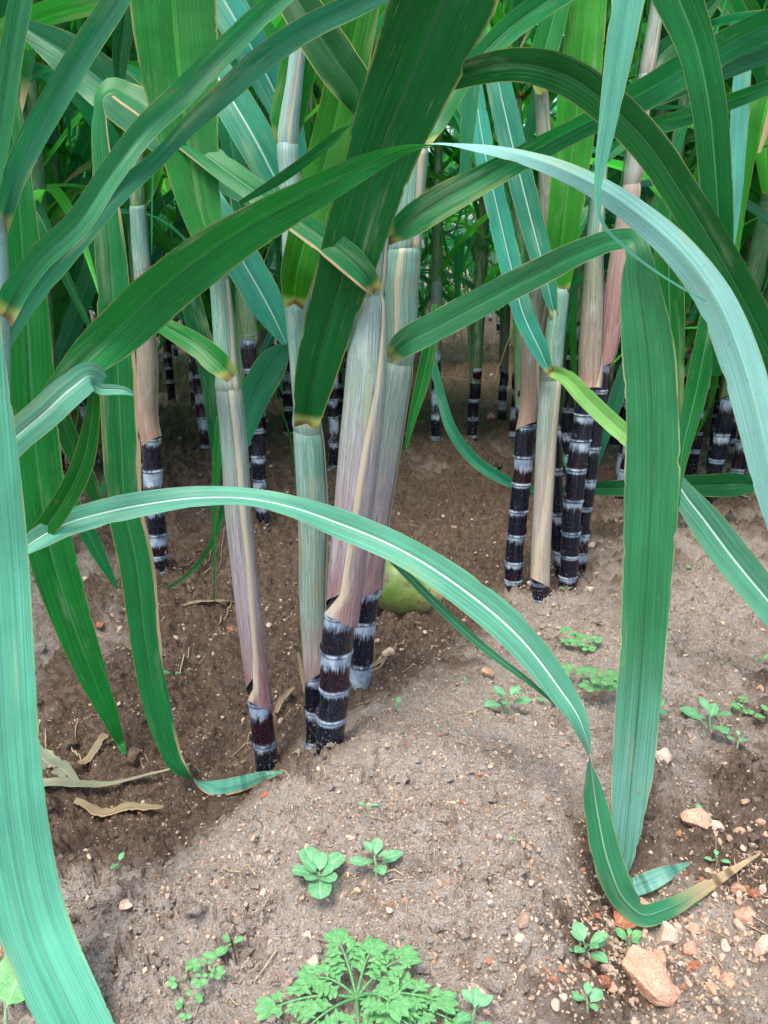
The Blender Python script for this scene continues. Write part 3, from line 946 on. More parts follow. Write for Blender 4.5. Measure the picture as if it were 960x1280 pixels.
# cane behind it to the left
pix_cane("slim sugarcane behind the thick one, long grey-green sheath topped by a very broad dark blade", (393, 930),
         [(945, 392, 22), (930, 393, 22), (888, 393, 22), (843, 393, 22), (840, 393, 27), (740, 391, 33), (640, 391, 37), (580, 388, 37), (530, 384, 36), (510, 381, 26), (440, 376, 28), (380, 371, 31), (365, 369, 26), (240, 365, 25), (180, 360, 27), (100, 368, 20), (0, 380, 18), (-80, 390, 15)],
         [926, 888, 845],
         [dict(y0=846, y1=527, m='sh_green', th=((0, 60), (1, 70)),
               blades=[dict(pts=[(383, 530, .812, 28), (388, 500, .80, 42), (400, 445, .785, 56), (419, 380, .77, 64), (440, 310, .755, 74), (464, 230, .74, 84), (488, 160, .725, 94), (515, 95, .71, 108), (548, 15, .69, 124), (585, -70, .67, 128), (610, -140, .65, 120)], m='deep', fold=.14, wave=.02)]),
          dict(y0=535, y1=374, m='sh_green', th=((0, -120), (1, -110)),
               blades=[dict(pts=[(368, 380, .835, 22), (370, 352, .815, 38), (382, 300, .815, 46), (402, 225, .83, 50), (423, 140, .85, 50), (440, 60, .85, 50), (458, -30, .85, 44)], m='bright', fold=.15)]),
          dict(y0=385, y1=172, m='sh_teal', th=((0, -120), (1, -110)),
               blades=[dict(pts=[(357, 182, .86, 24), (358, 160, .86, 38), (367, 110, .865, 44), (384, 40, .87, 46), (400, -40, .87, 40)], m='bright', fold=.15)]),
          dict(y0=182, y1=-70, m='sh_teal')], group=G)
# cane standing alone to the left of the clump
pix_cane("leaning sugarcane left of the clump, long purple sheath with a cream strip down its split", (335, 962),
         [(985, 338, 31), (963, 335, 31), (927, 330, 29), (878, 325, 29), (822, 317, 28), (760, 310, 30), (700, 304, 31), (640, 298, 32), (560, 293, 32), (480, 285, 32), (470, 284, 28), (400, 279, 26), (340, 273, 23), (330, 272, 20), (200, 262, 16)],
         [966, 927, 877],
         [dict(y0=880, y1=472, m='sh_purple', th=((0, -50), (.06, -10), (.2, 12), (.5, 22), (1, 10)), open=.33, patch=.05, bw=.065,
               blades=[dict(pts=[(291, 472, .79, 18), (275, 456, .79, 30), (245, 431, .80, 28), (208, 409, .82, 22), (170, 386, .85, 16), (130, 365, .88, 10)], m='mid')]),
          dict(y0=482, y1=338, m='sh_green', th=((0, 30), (1, 50)), bw=.08,
               blades=[dict(pts=[(272, 340, .80, 20), (263, 305, .81, 36), (250, 258, .82, 52), (239, 200, .83, 68), (229, 130, .84, 86), (221, 50, .85, 102), (214, -40, .86, 108)], m='bright', fold=.12)]),
          dict(y0=345, y1=210, m='sh_green')], group="canes in the front row")

# ================================================================== CANE AT THE LEFT EDGE
pix_cane("sugarcane at the left edge with waxy teal sheath, two long blades rising to the right", (-3, 1010),
         [(1080, -2, 30), (1010, -3, 30), (800, -3, 30), (620, -4, 30), (400, -3, 27), (385, -3, 28), (280, -5, 24), (100, -8, 18)],
         [1005, 940, 880, 820, 760],
         [dict(y0=765, y1=388, m='sh_teal', th=((0, -90), (1, -90)),
               blades=[dict(pts=[(4, 396, .60, 26), (18, 366, .595, 30), (45, 328, .59, 30), (97, 278, .59, 30), (140, 215, .60, 29), (187, 155, .61, 29), (227, 118, .61, 30), (277, 67, .61, 28), (322, 23, .61, 26), (365, -15, .61, 22)], m='blue', fold=.5)]),
          dict(y0=395, y1=275, m='sh_teal', th=((0, -90), (1, -90)),
               blades=[dict(pts=[(1, 285, .62, 18), (14, 232, .61, 26), (33, 187, .605, 30), (67, 127, .60, 31), (102, 67, .60, 30), (146, 0, .60, 28), (165, -30, .6, 24)], m='blue', fold=.5)]),
          dict(y0=282, y1=120, m='sh_teal')], Y=.62, group="canes in the front row")

# ================================================================== CANE BEHIND ON THE LEFT
pix_cane("slender sugarcane with eight black joints standing alone behind on the left, tan sheath above", (200, 735),
         [(760, 201, 21), (735, 200, 21), (668, 197, 23), (590, 191, 24), (549, 189, 24), (545, 188, 26), (450, 184, 25), (400, 182, 22), (330, 177, 20), (258, 172, 19), (200, 172, 15), (60, 190, 12)],
         [730, 713, 694, 668, 628, 588, 549],
         [dict(y0=552, y1=330, m='sh_tan', th=((0, 70), (1, 80))),
          dict(y0=335, y1=254, m='sh_green', th=((0, 90), (1, 90)),
               blades=[dict(pts=[(173, 258, 1.43, 18), (179, 236, 1.43, 28), (190, 206, 1.43, 28), (205, 160, 1.44, 24), (220, 90, 1.46, 22), (230, 0, 1.5, 18)], m='bright')]),
          dict(y0=262, y1=70, m='sh_leaf', th=((0, 90), (1, 90)))], group="canes in the second row")

# ================================================================== CLUMP ON THE RIGHT
G2 = "canes of the clump on the right"
pix_cane("black eight-jointed sugarcane on the left side of the right clump", (641, 748),
         [(775, 640, 22), (748, 641, 22), (700, 643, 23), (603, 652, 24), (530, 659, 23), (526, 660, 25), (440, 664, 26), (380, 674, 25), (290, 684, 22), (150, 679, 18), (40, 670, 16)],
         [744, 724, 702, 668, 638, 604, 571, 531],
         [dict(y0=533, y1=285, m='sh_tan', th=((0, 40), (.2, 25), (1, 10)), patch=.05),
          dict(y0=292, y1=110, m='sh_tan', blades=[dict(pts=[(677, 118, 1.36, 14), (676, 90, 1.36, 28), (690, 30, 1.36, 34), (705, -40, 1.36, 30)], m='mid')])], group=G2)
pix_cane("thin sugarcane at the front of the right clump, cream-striped sheath almost to the soil", (675, 757),
         [(780, 675, 22), (757, 675, 22), (728, 675, 22), (722, 675, 23), (630, 679, 23), (505, 686, 25), (468, 690, 24), (400, 696, 23), (362, 702, 19), (300, 702, 14), (200, 708, 12)],
         [748, 728],
         [dict(y0=728, y1=466, m='sh_white', th=((0, -60), (.5, 0), (.62, 10), (1, 20)), bw=.12,
               blades=[dict(pts=[(688, 467, 1.30, 8), (676, 440, 1.30, 20), (655, 395, 1.31, 26), (638, 330, 1.32, 28), (622, 262, 1.33, 28), (606, 190, 1.34, 25), (595, 120, 1.35, 20), (588, 60, 1.36, 12)], m='white', fold=.2),
                       dict(pts=[(690, 464, 1.28, 12), (705, 470, 1.25, 18), (728, 493, 1.20, 22), (757, 521, 1.15, 23), (790, 550, 1.1, 23), (830, 582, 1.06, 18)], m='cut', fold=.3)]),
          dict(y0=475, y1=358, m='sh_green', th=((0, 60), (1, 80)),
               blades=[dict(pts=[(703, 366, 1.33, 16), (701, 330, 1.33, 34), (705, 280, 1.33, 42), (712, 220, 1.34, 46), (720, 150, 1.35, 50), (728, 70, 1.36, 50), (737, -30, 1.38, 46)], m='bright', fold=.15),
                       dict(pts=[(694, 397, 1.32, 8), (681, 340, 1.32, 25), (664, 275, 1.33, 30), (645, 200, 1.34, 32), (629, 130, 1.35, 32), (612, 55, 1.36, 26)], m='white', fold=.2)])], group=G2)
pix_cane("stout black sugarcane in the right clump with broad waxy bands and a tan-pink sheath", (708, 748),
         [(775, 707, 22), (748, 708, 22), (664, 714, 24), (585, 721, 25), (516, 731, 26), (488, 735, 25), (484, 736, 29), (440, 738, 29), (380, 741, 26), (330, 742, 22), (200, 750, 18)],
         [742, 720, 694, 665, 625, 586, 550, 518, 488],
         [dict(y0=490, y1=300, m='sh_tan', th=((0, 10), (.3, 60), (1, 60)), patch=.05),
          dict(y0=310, y1=120, m='sh_green')], group=G2)
pix_cane("sugarcane at the back of the right clump with a pinkish red sheath leaning right", (726, 694),
         [(730, 724, 18), (694, 726, 18), (600, 735, 20), (500, 749, 20), (460, 752, 20), (455, 754, 22), (380, 767, 26), (320, 776, 26), (230, 790, 22), (120, 804, 20), (30, 818, 17), (-70, 832, 15)],
         [690, 668, 634, 600, 560, 520, 488, 458],
         [dict(y0=460, y1=225, m='sh_red', th=((0, 50), (1, 30)), bw=.09),
          dict(y0=230, y1=88, m='sh_white', th=((0, 40), (1, 20)),
               blades=[dict(pts=[(808, 88, 1.5, 14), (825, 70, 1.5, 26), (850, 48, 1.5, 22), (880, 20, 1.5, 16), (900, -5, 1.5, 10)], m='mid')]),
          dict(y0=95, y1=-60, m='sh_white')], Y=1.50, group=G2)
pix_cane("smooth blue-black sugarcane leaning left, half hidden inside the right clump", (706, 732),
         [(760, 710, 19), (732, 706, 19), (690, 700, 20), (641, 696, 21), (586, 693, 20), (540, 691, 19), (480, 689, 19), (400, 688, 18), (300, 686, 16)],
         [730, 690, 642, 586, 535],
         [dict(y0=500, y1=330, m='sh_tan')], Y=1.42, group=G2)

# ================================================================== FREE BLADES (their canes stand outside the picture)


def free_leaf(label, pts, mat, extra=None, **kw):
    o = blade("sugarcane_leaf", pts, mat, extra=extra, **kw)
    return tag(o, label, "leaf")


free_leaf("wide smooth teal sugarcane leaf hanging down along the left edge to the bottom", [(-34, 330, .53, 50), (-30, 450, .525, 66), (-20, 560, .52, 76), (-7, 700, .515, 78), (0, 820, .50, 78), (5, 910, .485, 78), (17, 1035, .465, 80), (44, 1160, .44, 78), (92, 1270, .41, 74), (130, 1345, .39, 66), (165, 1420, .37, 50)], 'teal', fold=.10, wave=.02)
free_leaf("pale teal leaf tip entering at the top left corner", [(-25, 290, .60, 18), (-6, 195, .60, 26), (6, 120, .60, 27), (16, 55, .60, 27), (30, -20, .60, 26)], 'blue')
free_leaf("teal leaf with white midrib arching before the clump, its brown tip on stones",
          [(24, 690, .62, 14), (45, 675, .63, 26), (80, 656, .64, 31), (130, 641, .655, 34, -12), (190, 629, .665, 34, -25), (250, 622, .675, 32, -38), (310, 623, .685, 30, -42), (365, 634, .69, 30, -25), (420, 653, .695, 36, -5), (500, 687, .69, 38), (580, 738, .68, 43), (650, 798, .67, 43), (700, 862, .66, 34), (722, 895, .655, 25, 20), (734, 928, .65, 24, 62), (740, 970, .642, 27, 122), (749, 1028, .632, 32, 180), (762, 1083, .622, 38, 180), (783, 1127, .615, 34, 190), (803, 1143, .614, 28, 170), (835, 1135, .63, 22, 175), (880, 1110, .655, 15, 180), (920, 1085, .685, 8, 180), (950, 1067, .71, 2, 180)], 'long', tipdry=1.0, fold=.26, 
          extra=[([(474, 686, .70, 5), (508, 718, .70, 9), (545, 755, .695, 11), (582, 790, .685, 11), (622, 823, .675, 9), (657, 849, .668, 7), (694, 880, .660, 3)], dict(fold=.3, under=True, n=30))])
free_leaf("torn teal leaf with white midrib bent over at the left", [(-10, 580, .58, 36), (18, 549, .585, 38), (55, 517, .59, 40), (92, 484, .60, 38), (115, 470, .61, 32), (126, 478, .618, 22)], 'long', fold=.14,
          extra=[([(112, 474, .612, 14), (124, 486, .615, 14), (140, 487, .618, 13), (158, 489, .62, 9), (167, 493, .622, 4)], dict(n=14))])
free_leaf("narrow green leaf strip hanging from the bent teal leaf down to the arching leaf", [(118, 486, .625, 12), (114, 530, .628, 20), (103, 580, .63, 26), (78, 630, .633, 27), (50, 668, .636, 24), (27, 690, .64, 10)], 'mid')
free_leaf("long arched leaf, dark green at left and pale white-green where it turns over at right",
          [(30, 530, .60, 4), (60, 495, .61, 18), (105, 452, .62, 44), (150, 410, .635, 64, 20), (200, 362, .645, 70, 28), (265, 312, .655, 68, 32), (330, 272, .66, 58, 32), (400, 235, .66, 42, 25), (460, 205, .66, 28, 20), (505, 186, .66, 18, 50), (545, 179, .66, 14, 90), (600, 184, .66, 16, 125), (660, 197, .66, 20, 150), (735, 228, .658, 26, 175), (795, 267, .655, 32, 180), (850, 316, .65, 38, 180), (892, 372, .645, 43, 180), (925, 450, .64, 48, 180), (947, 530, .635, 46, 180), (965, 610, .63, 40, 180), (985, 690, .625, 26, 180), (1000, 750, .62, 8, 180)], 'arc', fold=.30)
free_leaf("dark olive arch of leaf from behind the broad blade to the right edge", [(528, 112, .76, 22), (560, 99, .745, 28), (600, 87, .715, 33), (650, 81, .68, 38), (705, 94, .675, 43), (760, 131, .67, 44), (810, 181, .665, 43), (850, 240, .66, 42), (890, 305, .655, 42), (930, 378, .65, 43), (968, 455, .645, 42), (1010, 550, .64, 36)], 'deep', fold=.12)
free_leaf("narrow pale teal leaf hanging from the top, ending in a thin curled thread", [(795, -50, .60, 44), (786, -5, .60, 41), (775, 60, .60, 35), (766, 115, .60, 28), (757, 170, .60, 20), (750, 213, .60, 13), (747, 245, .60, 7), (752, 276, .60, 4.5), (783, 311, .60, 3.5), (827, 344, .60, 2.6), (882, 377, .60, 2)], 'teal', fold=.15)
free_leaf("bright green leaf with brown flecked edge curving down from the top right", [(825, -50, .66, 56), (846, -5, .66, 54), (868, 50, .66, 45), (885, 125, .66, 41), (893, 200, .665, 39), (897, 260, .67, 36), (900, 330, .68, 30), (900, 400, .69, 22), (896, 470, .70, 10)], 'mid', fold=.12)
free_leaf("slim green leaf ending in a long cream thread below the broad hanging leaf's right side", [(905, 300, .90, 18), (895, 360, .90, 24), (884, 420, .90, 27), (868, 500, .90, 26), (854, 560, .89, 18), (849, 605, .88, 6), (846, 640, .87, 3), (836, 664, .86, 2.5), (818, 680, .85, 2)], 'mid', tipdry=1.0)
free_leaf("light teal leaf slanting down off the right edge beside the broad hanging leaf", [(840, 590, 1.02, 12), (853, 614, 1.01, 26), (880, 650, 1.0, 40), (920, 703, .99, 44), (965, 757, .98, 42), (1015, 815, .97, 36), (1060, 870, .96, 20)], 'long', under=False, fold=.25)
free_leaf("dark green leaf lying level near the soil with a yellow collar at its right end", [(960, 607, 1.76, 12), (938, 606, 1.75, 20), (925, 606, 1.75, 27), (880, 607, 1.74, 28), (830, 608, 1.73, 25), (780, 610, 1.72, 21), (735, 611, 1.71, 15), (690, 614, 1.7, 6)], 'deep', fold=.35)
free_leaf("dark green leaf with white midrib hanging at the left, tip touching the wet soil", [(2, 60, .86, 16), (14, 150, .86, 28), (24, 260, .86, 38), (35, 400, .865, 50), (45, 560, .87, 56), (62, 680, .875, 54), (85, 760, .88, 48), (118, 850, .885, 32), (140, 902, .89, 18), (156, 943, .90, 4)], 'mid', fold=.2)
free_leaf("blue-green leaf rising from the left edge to the top, behind the other two diagonals", [(6, 430, .70, 14), (38, 372, .70, 26), (90, 308, .70, 27), (147, 242, .71, 24), (197, 197, .72, 20, 20), (235, 157, .72, 22, 20), (285, 112, .71, 27), (335, 68, .70, 29), (390, 32, .69, 28), (450, 4, .68, 26), (500, -20, .67, 20)], 'blue', fold=.3)
free_leaf("dark blue-green crumpled leaf crossing behind the diagonals at upper left", [(335, 262, 1.0, 10), (300, 236, 1.0, 30), (250, 200, 1.0, 44), (190, 155, 1.0, 54), (130, 105, 1.0, 58), (75, 62, 1.0, 46), (30, 34, 1.0, 20)], 'blue', fold=.4, wave=.14)
free_leaf("dark green blade hanging from the top in front of the bright blades", [(345, -60, .80, 40), (365, -10, .79, 46), (392, 35, .78, 52), (422, 80, .775, 54), (447, 118, .77, 46, 25), (450, 142, .768, 30, 60), (425, 167, .765, 24, 110), (392, 194, .765, 18, 130), (350, 224, .765, 14, 150), (300, 254, .765, 6, 150)], 'deep', fold=.15)
free_leaf("dark green blade standing upright between the left diagonals at the top", [(150, 112, .93, 8), (150, 80, .93, 18), (156, 30, .93, 24), (160, -30, .93, 26)], 'deep')
free_leaf("pale leaf with white midrib sloping down to the middle clump, upper of two", [(359, 250, .97, 12), (345, 225, .97, 36), (322, 180, .97, 48), (293, 130, .98, 48), (262, 80, 1.0, 40), (230, 30, 1.02, 26)], 'white', fold=.1)
free_leaf("pale leaf with white midrib ending at the slim cane's lower knot", [(358, 430, .93, 10), (340, 392, .93, 38), (310, 338, .94, 46), (280, 288, .95, 46), (250, 235, .97, 36), (225, 190, 1.0, 20)], 'white', fold=.1)
free_leaf("pale teal leaf bent downward from the slim cane's lower knot", [(358, 432, .95, 14), (344, 450, .95, 34), (320, 492, .96, 38), (303, 540, .97, 28), (288, 590, .98, 14), (280, 625, .99, 3)], 'blue', fold=.1)
free_leaf("dark teal leaf with white midrib coming down from the top beside the bright blade", [(250, -60, 1.0, 44), (277, -5, 1.0, 48), (303, 40, 1.0, 46), (332, 92, 1.01, 44), (358, 150, 1.02, 38), (376, 215, 1.03, 22)], 'white', fold=.12)
free_leaf("teal leaf strip hanging straight behind the broad dark blade", [(602, -20, 1.1, 22), (596, 40, 1.1, 24), (589, 110, 1.1, 23), (583, 180, 1.1, 16), (577, 260, 1.1, 5)], 'blue')
free_leaf("ragged pale strip of leaf hanging at the right behind the flecked leaf", [(930, 60, 1.2, 18), (926, 120, 1.2, 21), (922, 190, 1.2, 19), (919, 250, 1.2, 15), (914, 305, 1.2, 9), (912, 340, 1.2, 4)], 'teal', wave=.2)
free_leaf("long leaf crossing toward the right edge below the top corner, lower of two", [(700, 178, 1.0, 12), (740, 152, 1.0, 30), (800, 121, .99, 36, 20), (880, 88, .98, 38, 25), (960, 58, .97, 36, 25), (1020, 35, .96, 28)], 'blue', fold=.35)
free_leaf("thin leaf sloping to the right edge below the two broad crossing ones", [(740, 215, 1.05, 8), (790, 170, 1.05, 18), (860, 145, 1.05, 22, 20), (930, 120, 1.05, 20, 20), (1000, 95, 1.05, 14)], 'mid', fold=.3)
free_leaf("teal ribbon of leaf curving down to the right clump above wet soil", [(540, 440, 1.5, 6), (550, 490, 1.5, 11), (566, 540, 1.5, 14), (592, 574, 1.5, 15), (625, 597, 1.5, 14), (660, 611, 1.5, 9), (690, 616, 1.5, 3)], 'blue')
free_leaf("short green leaf tip dangling right of the striped sheath", [(545, 380, 1.25, 10), (538, 430, 1.25, 17), (527, 480, 1.25, 17), (515, 525, 1.25, 10), (507, 562, 1.25, 3)], 'mid')
free_leaf("green leaf tip pointing down between the left hanging leaves", [(62, 570, 1.0, 8), (84, 618, 1.0, 18), (108, 662, 1.0, 20), (130, 705, 1.0, 13), (147, 736, 1.0, 3)], 'mid')
free_leaf("short dark green leaf behind the dry-edged hanging leaf", [(60, 470, 1.25, 14), (85, 545, 1.25, 24), (110, 600, 1.25, 20), (136, 657, 1.25, 4)], 'deep')
free_leaf("grass-thin leaf hanging beside the leaning cane to the soil", [(276, 520, 1.2, 10), (271, 580, 1.2, 11), (268, 640, 1.2, 6), (268, 700, 1.2, 3), (268, 752, 1.2, 1.5)], 'mid')
free_leaf("grass-thin leaf bending left toward the slender cane's foot", [(284, 610, 1.22, 8), (272, 660, 1.23, 7), (250, 702, 1.26, 5), (225, 726, 1.3, 4), (205, 738, 1.36, 2)], 'mid')
free_leaf("deep green leaf hanging behind the leaning cane, left of the slim one", [(225, 310, 1.3, 16), (240, 380, 1.3, 26), (262, 470, 1.3, 24), (268, 560, 1.3, 10), (270, 600, 1.3, 3)], 'deep')
free_leaf("green leaf hanging behind the broad hanging leaf on its right", [(838, 250, .98, 34), (836, 330, .98, 36), (838, 420, .98, 34), (840, 520, .98, 24), (842, 590, .98, 8)], 'mid', fold=.1)
free_leaf("teal leaf slanting under the right clump's sheath", [(798, 420, 1.6, 10), (780, 470, 1.6, 18), (760, 530, 1.6, 16), (745, 575, 1.6, 10), (735, 610, 1.6, 3)], 'blue')

# ================================================================== CANES FURTHER BACK


def arch_leaf(az, h, el, length, width, droop, twist=0.0, n=34, px=0.0, kink=None, r0=.012):
    """a blade leaving the stem at height h: P, W, N, half widths, in the cane's own space"""
    t = np.linspace(0, 1, n)
    e = el - droop * t ** 1.35
    if kink is not None:
        e = e - np.where(t > kink, R(75), 0) * np.clip((t - kink) / .05, 0, 1)
    e = np.maximum(e, -R(88))
    ds = length / (n - 1)
    side = np.cumsum(np.sin(t * 3 + az) * px * ds)
    hr = np.concatenate([[0], np.cumsum(np.cos(e[:-1]) * ds)]) + r0
    hz = np.concatenate([[0], np.cumsum(np.sin(e[:-1]) * ds)]) + h
    d = np.array([math.sin(az), -math.cos(az), 0]); q = np.array([math.cos(az), math.sin(az), 0])
    P = hr[:, None] * d + hz[:, None] * np.array([0, 0, 1]) + side[:, None] * q
    T = np.gradient(P, axis=0); T /= np.linalg.norm(T, axis=1)[:, None]
    W = np.broadcast_to(q, P.shape).copy()
    W -= (W * T).sum(1)[:, None] * T; W /= np.linalg.norm(W, axis=1)[:, None]
    N = np.cross(T, W)
    N = np.where((N[:, 2:3] * np.cos(e[:, None]) + (N @ d)[:, None] * -np.sin(e[:, None])) < 0, -N, N)
    tw = twist * t ** 1.5
    W2 = np.cos(tw)[:, None] * W + np.sin(tw)[:, None] * N; N2 = -np.sin(tw)[:, None] * W + np.cos(tw)[:, None] * N
    hw = .5 * width * (.42 + .58 * np.minimum(1, t / .18)) * np.clip((1 - t) / .62, 0, 1) ** .75 + .0012
    return P, W2, N2, hw


def arch_mesh(name, mat, args, **kw):
    P, W, N, hw = arch_leaf(*args, **kw)
    V, Fc, A = ribbon(P, W, N, hw, fold=random.uniform(.15, .35), tipdry=random.choice([0, 0, 1]), collar=True)
    t0 = np.cross(P[1] - P[0], W[0])
    if np.dot(t0, N[0]) > 0: Fc = Fc[:, ::-1]
    return mesh(name, V, Fc, M[mat], A)


def proto_cane(i, H0):
    """one cane with its parts around the origin; returns a list of (name, mesh, offset of a blade)"""
    rr = random.Random(100 + i)
    H = H0 * rr.uniform(.9, 1.1); dark = rr.uniform(.16, .34) if i % 5 else rr.uniform(.38, .50)
    r = rr.uniform(.0155, .0195)
    lean = rr.uniform(-.05, .05); bow = rr.uniform(-.05, .05); ly = rr.uniform(-.06, .04)
    z = np.linspace(-.06, H, 40)
    P = np.stack([lean * z + bow * np.sin(z * 1.3), ly * z, z], -1)
    rad = r * np.interp(z, [0, .4, dark, dark + .01, dark + .45, H], [.95, 1.05, 1.0, 1.16, 1.0, .35])
    ax = Axis(P, rad)
    nodes, s = [.075], .075
    while s < dark + .04:
        s += rr.uniform(.055, .10); nodes.append(s)
    dk = nodes[-1]
    out = []
    V, Fc, A = stalk_mesh(ax, nodes, dk + .05, sides=14, seed=rr.random() * 9, zig=.004, rows=12, dirt_h=.12)
    out.append(("stalk", mesh("stalk", V, Fc, M['rind'], A), None))
    shm = rr.choice(['sh_tan', 'sh_leaf', 'sh_leaf', 'sh_tan', 'sh_purple'])
    s0 = dk; k = 0
    az = rr.uniform(0, 6.3)
    nb = rr.randint(17, 21)
    while s0 < H - .12 and k < nb:
        ln = rr.uniform(.08, .16) if k < 1 else rr.uniform(.035, .075) * H0
        s1 = min(s0 + ln + .10, H - .02)
        V, Fc, A = sheath_mesh(ax, s0, s1, ((0, rr.uniform(-90, 90)), (1, rr.uniform(-90, 90))), sides=18, rows=12, seed=rr.random() * 9, open_b=rr.choice([0, .15]) if k == 0 else 0, patch=rr.choice([0, .05]), up=k > 0)
        out.append(("leaf_sheath", mesh("leaf_sheath", V, Fc, M[shm if k == 0 else 'sh_leaf'], A), None))
        az += pi + rr.uniform(-.6, .6)
        c = ax.at(s1 - .01); up = (s1 - dark) / (H - dark)
        el = R(rr.uniform(30, 72)) + up * R(14)
        Ln = rr.uniform(.75, 1.15) * (.75 + .15 * H0); wd = rr.uniform(.030, .058)
        dr = R(rr.uniform(90, 175)) * (1.15 - .40 * up)
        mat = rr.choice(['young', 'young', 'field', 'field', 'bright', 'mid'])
        bm = arch_mesh("leaf_blade", mat, (az, 0, el, Ln, wd, dr), twist=rr.uniform(-1.6, 1.6), px=rr.uniform(-.5, .5), kink=rr.choice([None, None, rr.uniform(.45, .7)]))
        out.append(("leaf_blade", bm, c))
        s0 = s1 - .10 if k else s1 - .06
        k += 1
    return out, r


PROTOS = [[proto_cane(i, 1.25) for i in range(9)], [proto_cane(20 + i, 1.65) for i in range(7)], [proto_cane(40 + i, 2.3) for i in range(6)]]


def plant(i, loc, rot, sc, label, group, tall=0):
    parts, r = PROTOS[tall][i % len(PROTOS[tall])]
    root = empty("sugarcane", loc)
    root.rotation_euler = (random.uniform(-.03, .03), random.uniform(-.03, .03), rot)
    root.scale = (sc, sc, sc)
    tag(root, label, "sugarcane", group)
    last = None
    for nm, me, c in parts:
        if nm == "leaf_blade":
            o = link(nm, me, last, c)
        else:
            o = link(nm, me, root)
            if nm == "leaf_sheath": last = o
    return root


# the canes whose feet can be made out between the front ones: px, py of the foot, size, proto, label
MID = [(590, 556, 1.0, 1, "sugarcane with four dark joints and brown sheath in the gap right of the clump"),
       (544, 562, 1.0, 2, "sugarcane with grey-waxed joints nearest the broad clump in the middle gap"),
       (627, 530, .95, 3, "sugarcane seen just left of the right clump, its foot hidden by a leaf"),
       (329, 662, .92, 5, "blue-grey jointed sugarcane between the leaning cane and the slim cane"),
       (76, 604, 1.0, 6, "sugarcane glimpsed behind the hanging leaves at left"),
       (118, 588, 1.0, 7, "sugarcane close behind the dry-edged hanging leaf"),
       (258, 570, 1.0, 9, "dark sugarcane right of the slender second-row cane"),
       (424, 520, 1.0, 10, "dark sugarcane peeping between the slim cane and the thick cane"),
       (786, 545, .95, 11, "dark sugarcane just right of the right clump"),
       (862, 600, .95, 13, "shadowed sugarcane next to the slim thread-tipped leaf"),
       (889, 592, .95, 1, "straight black sugarcane in the group at the right edge"),
       (912, 563, .95, 2, "stubby leaning sugarcane by the right edge"),
       (956, 635, .9, 3, "sugarcane cut by the right edge of the picture"),
       (20, 640, 1.0, 9, "sugarcane behind the wide teal leaf at the left edge"),
       ]
for (px, py, sc, pi_, lab) in MID:
    g = on_ground(px, py)
    plant(pi_, g, random.uniform(0, 6.3), sc, lab, "canes in the middle rows")

# canes just outside the picture whose blades reach into it
for (x, y) in [(-.86, 1.28), (-1.0, 1.62), (-.80, 1.75), (-.62, 1.95), (.90, 1.30), (1.02, 1.66), (.86, 1.95), (.66, 2.05), (-.95, .95), (1.0, .95), (-.38, 2.0), (.40, 2.1)]:
    plant(random.randrange(14), (x, y, gz(x, y) - .01), random.uniform(0, 6.3), random.uniform(.95, 1.1), "black-jointed sugarcane at the side of the picture, its leaves crossing those of its neighbours", "canes at the sides")

# rows of the field behind
row_y = [2.15, 2.75, 3.4, 4.1, 4.9, 5.8, 6.8, 7.9]
for ri, y in enumerate(row_y):
    half = .60 * y + .55
    step = .36 + .03 * ri
    x = -half + random.uniform(0, step)
    while x < half:
        for j in range(2 if ri < 5 else 1):
            xx = x + random.uniform(-.09, .09); yy = y + random.uniform(-.16, .16)
            # the furrow seen between the two front clumps stays open near the camera
            if 1 <= ri < 4 and .06 * yy < xx < .17 * yy:
                continue
            if ri < 1 and (-.05 * yy < xx < .24 * yy or -.33 * yy < xx < -.16 * yy):
                continue
            plant(random.randrange(14), (xx, yy, gz(xx, yy) - .01), random.uniform(0, 6.3), random.uniform(.9, 1.1),
                  "black-jointed sugarcane standing in the leafy rows of the field behind", "canes in the rows behind", 0 if ri < 3 else 1 if ri < 6 else 2)
        x += step * random.uniform(.8, 1.3)

# young shoots among the rows: fans of narrow blades, many of them hanging over


def proto_shoot(i):
    rr = random.Random(300 + i)
    out = []
    h = rr.uniform(.30, .55)
    z = np.linspace(-.04, h, 12)
    ax = Axis(np.stack([rr.uniform(-.05, .05) * z, rr.uniform(-.05, .05) * z, z], -1), np.interp(z, [0, h], [.010, .005]))
    V, Fc, A = sheath_mesh(ax, 0, ax.L[-1], ((0, 0), (1, 60)), sides=14, rows=12, seed=rr.random() * 9, up=True)
    out.append(("leaf_sheath", mesh("leaf_sheath", V, Fc, M['sh_leaf'], A), None))
    az = rr.uniform(0, 6.3)
    nb = rr.randint(10, 13)
    for k in range(nb):
        az += pi + rr.uniform(-.8, .8)
        c = ax.at(ax.L[-1] * (.45 + .55 * k / nb))
        el = R(rr.uniform(58, 86)); dr = R(rr.choice([rr.uniform(20, 60), rr.uniform(110, 170), rr.uniform(140, 180)]))
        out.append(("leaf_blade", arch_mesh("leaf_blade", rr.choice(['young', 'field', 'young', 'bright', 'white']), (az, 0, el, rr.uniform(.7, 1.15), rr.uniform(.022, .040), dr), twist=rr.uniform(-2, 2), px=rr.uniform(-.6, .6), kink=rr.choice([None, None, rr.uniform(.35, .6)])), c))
    return out, 0


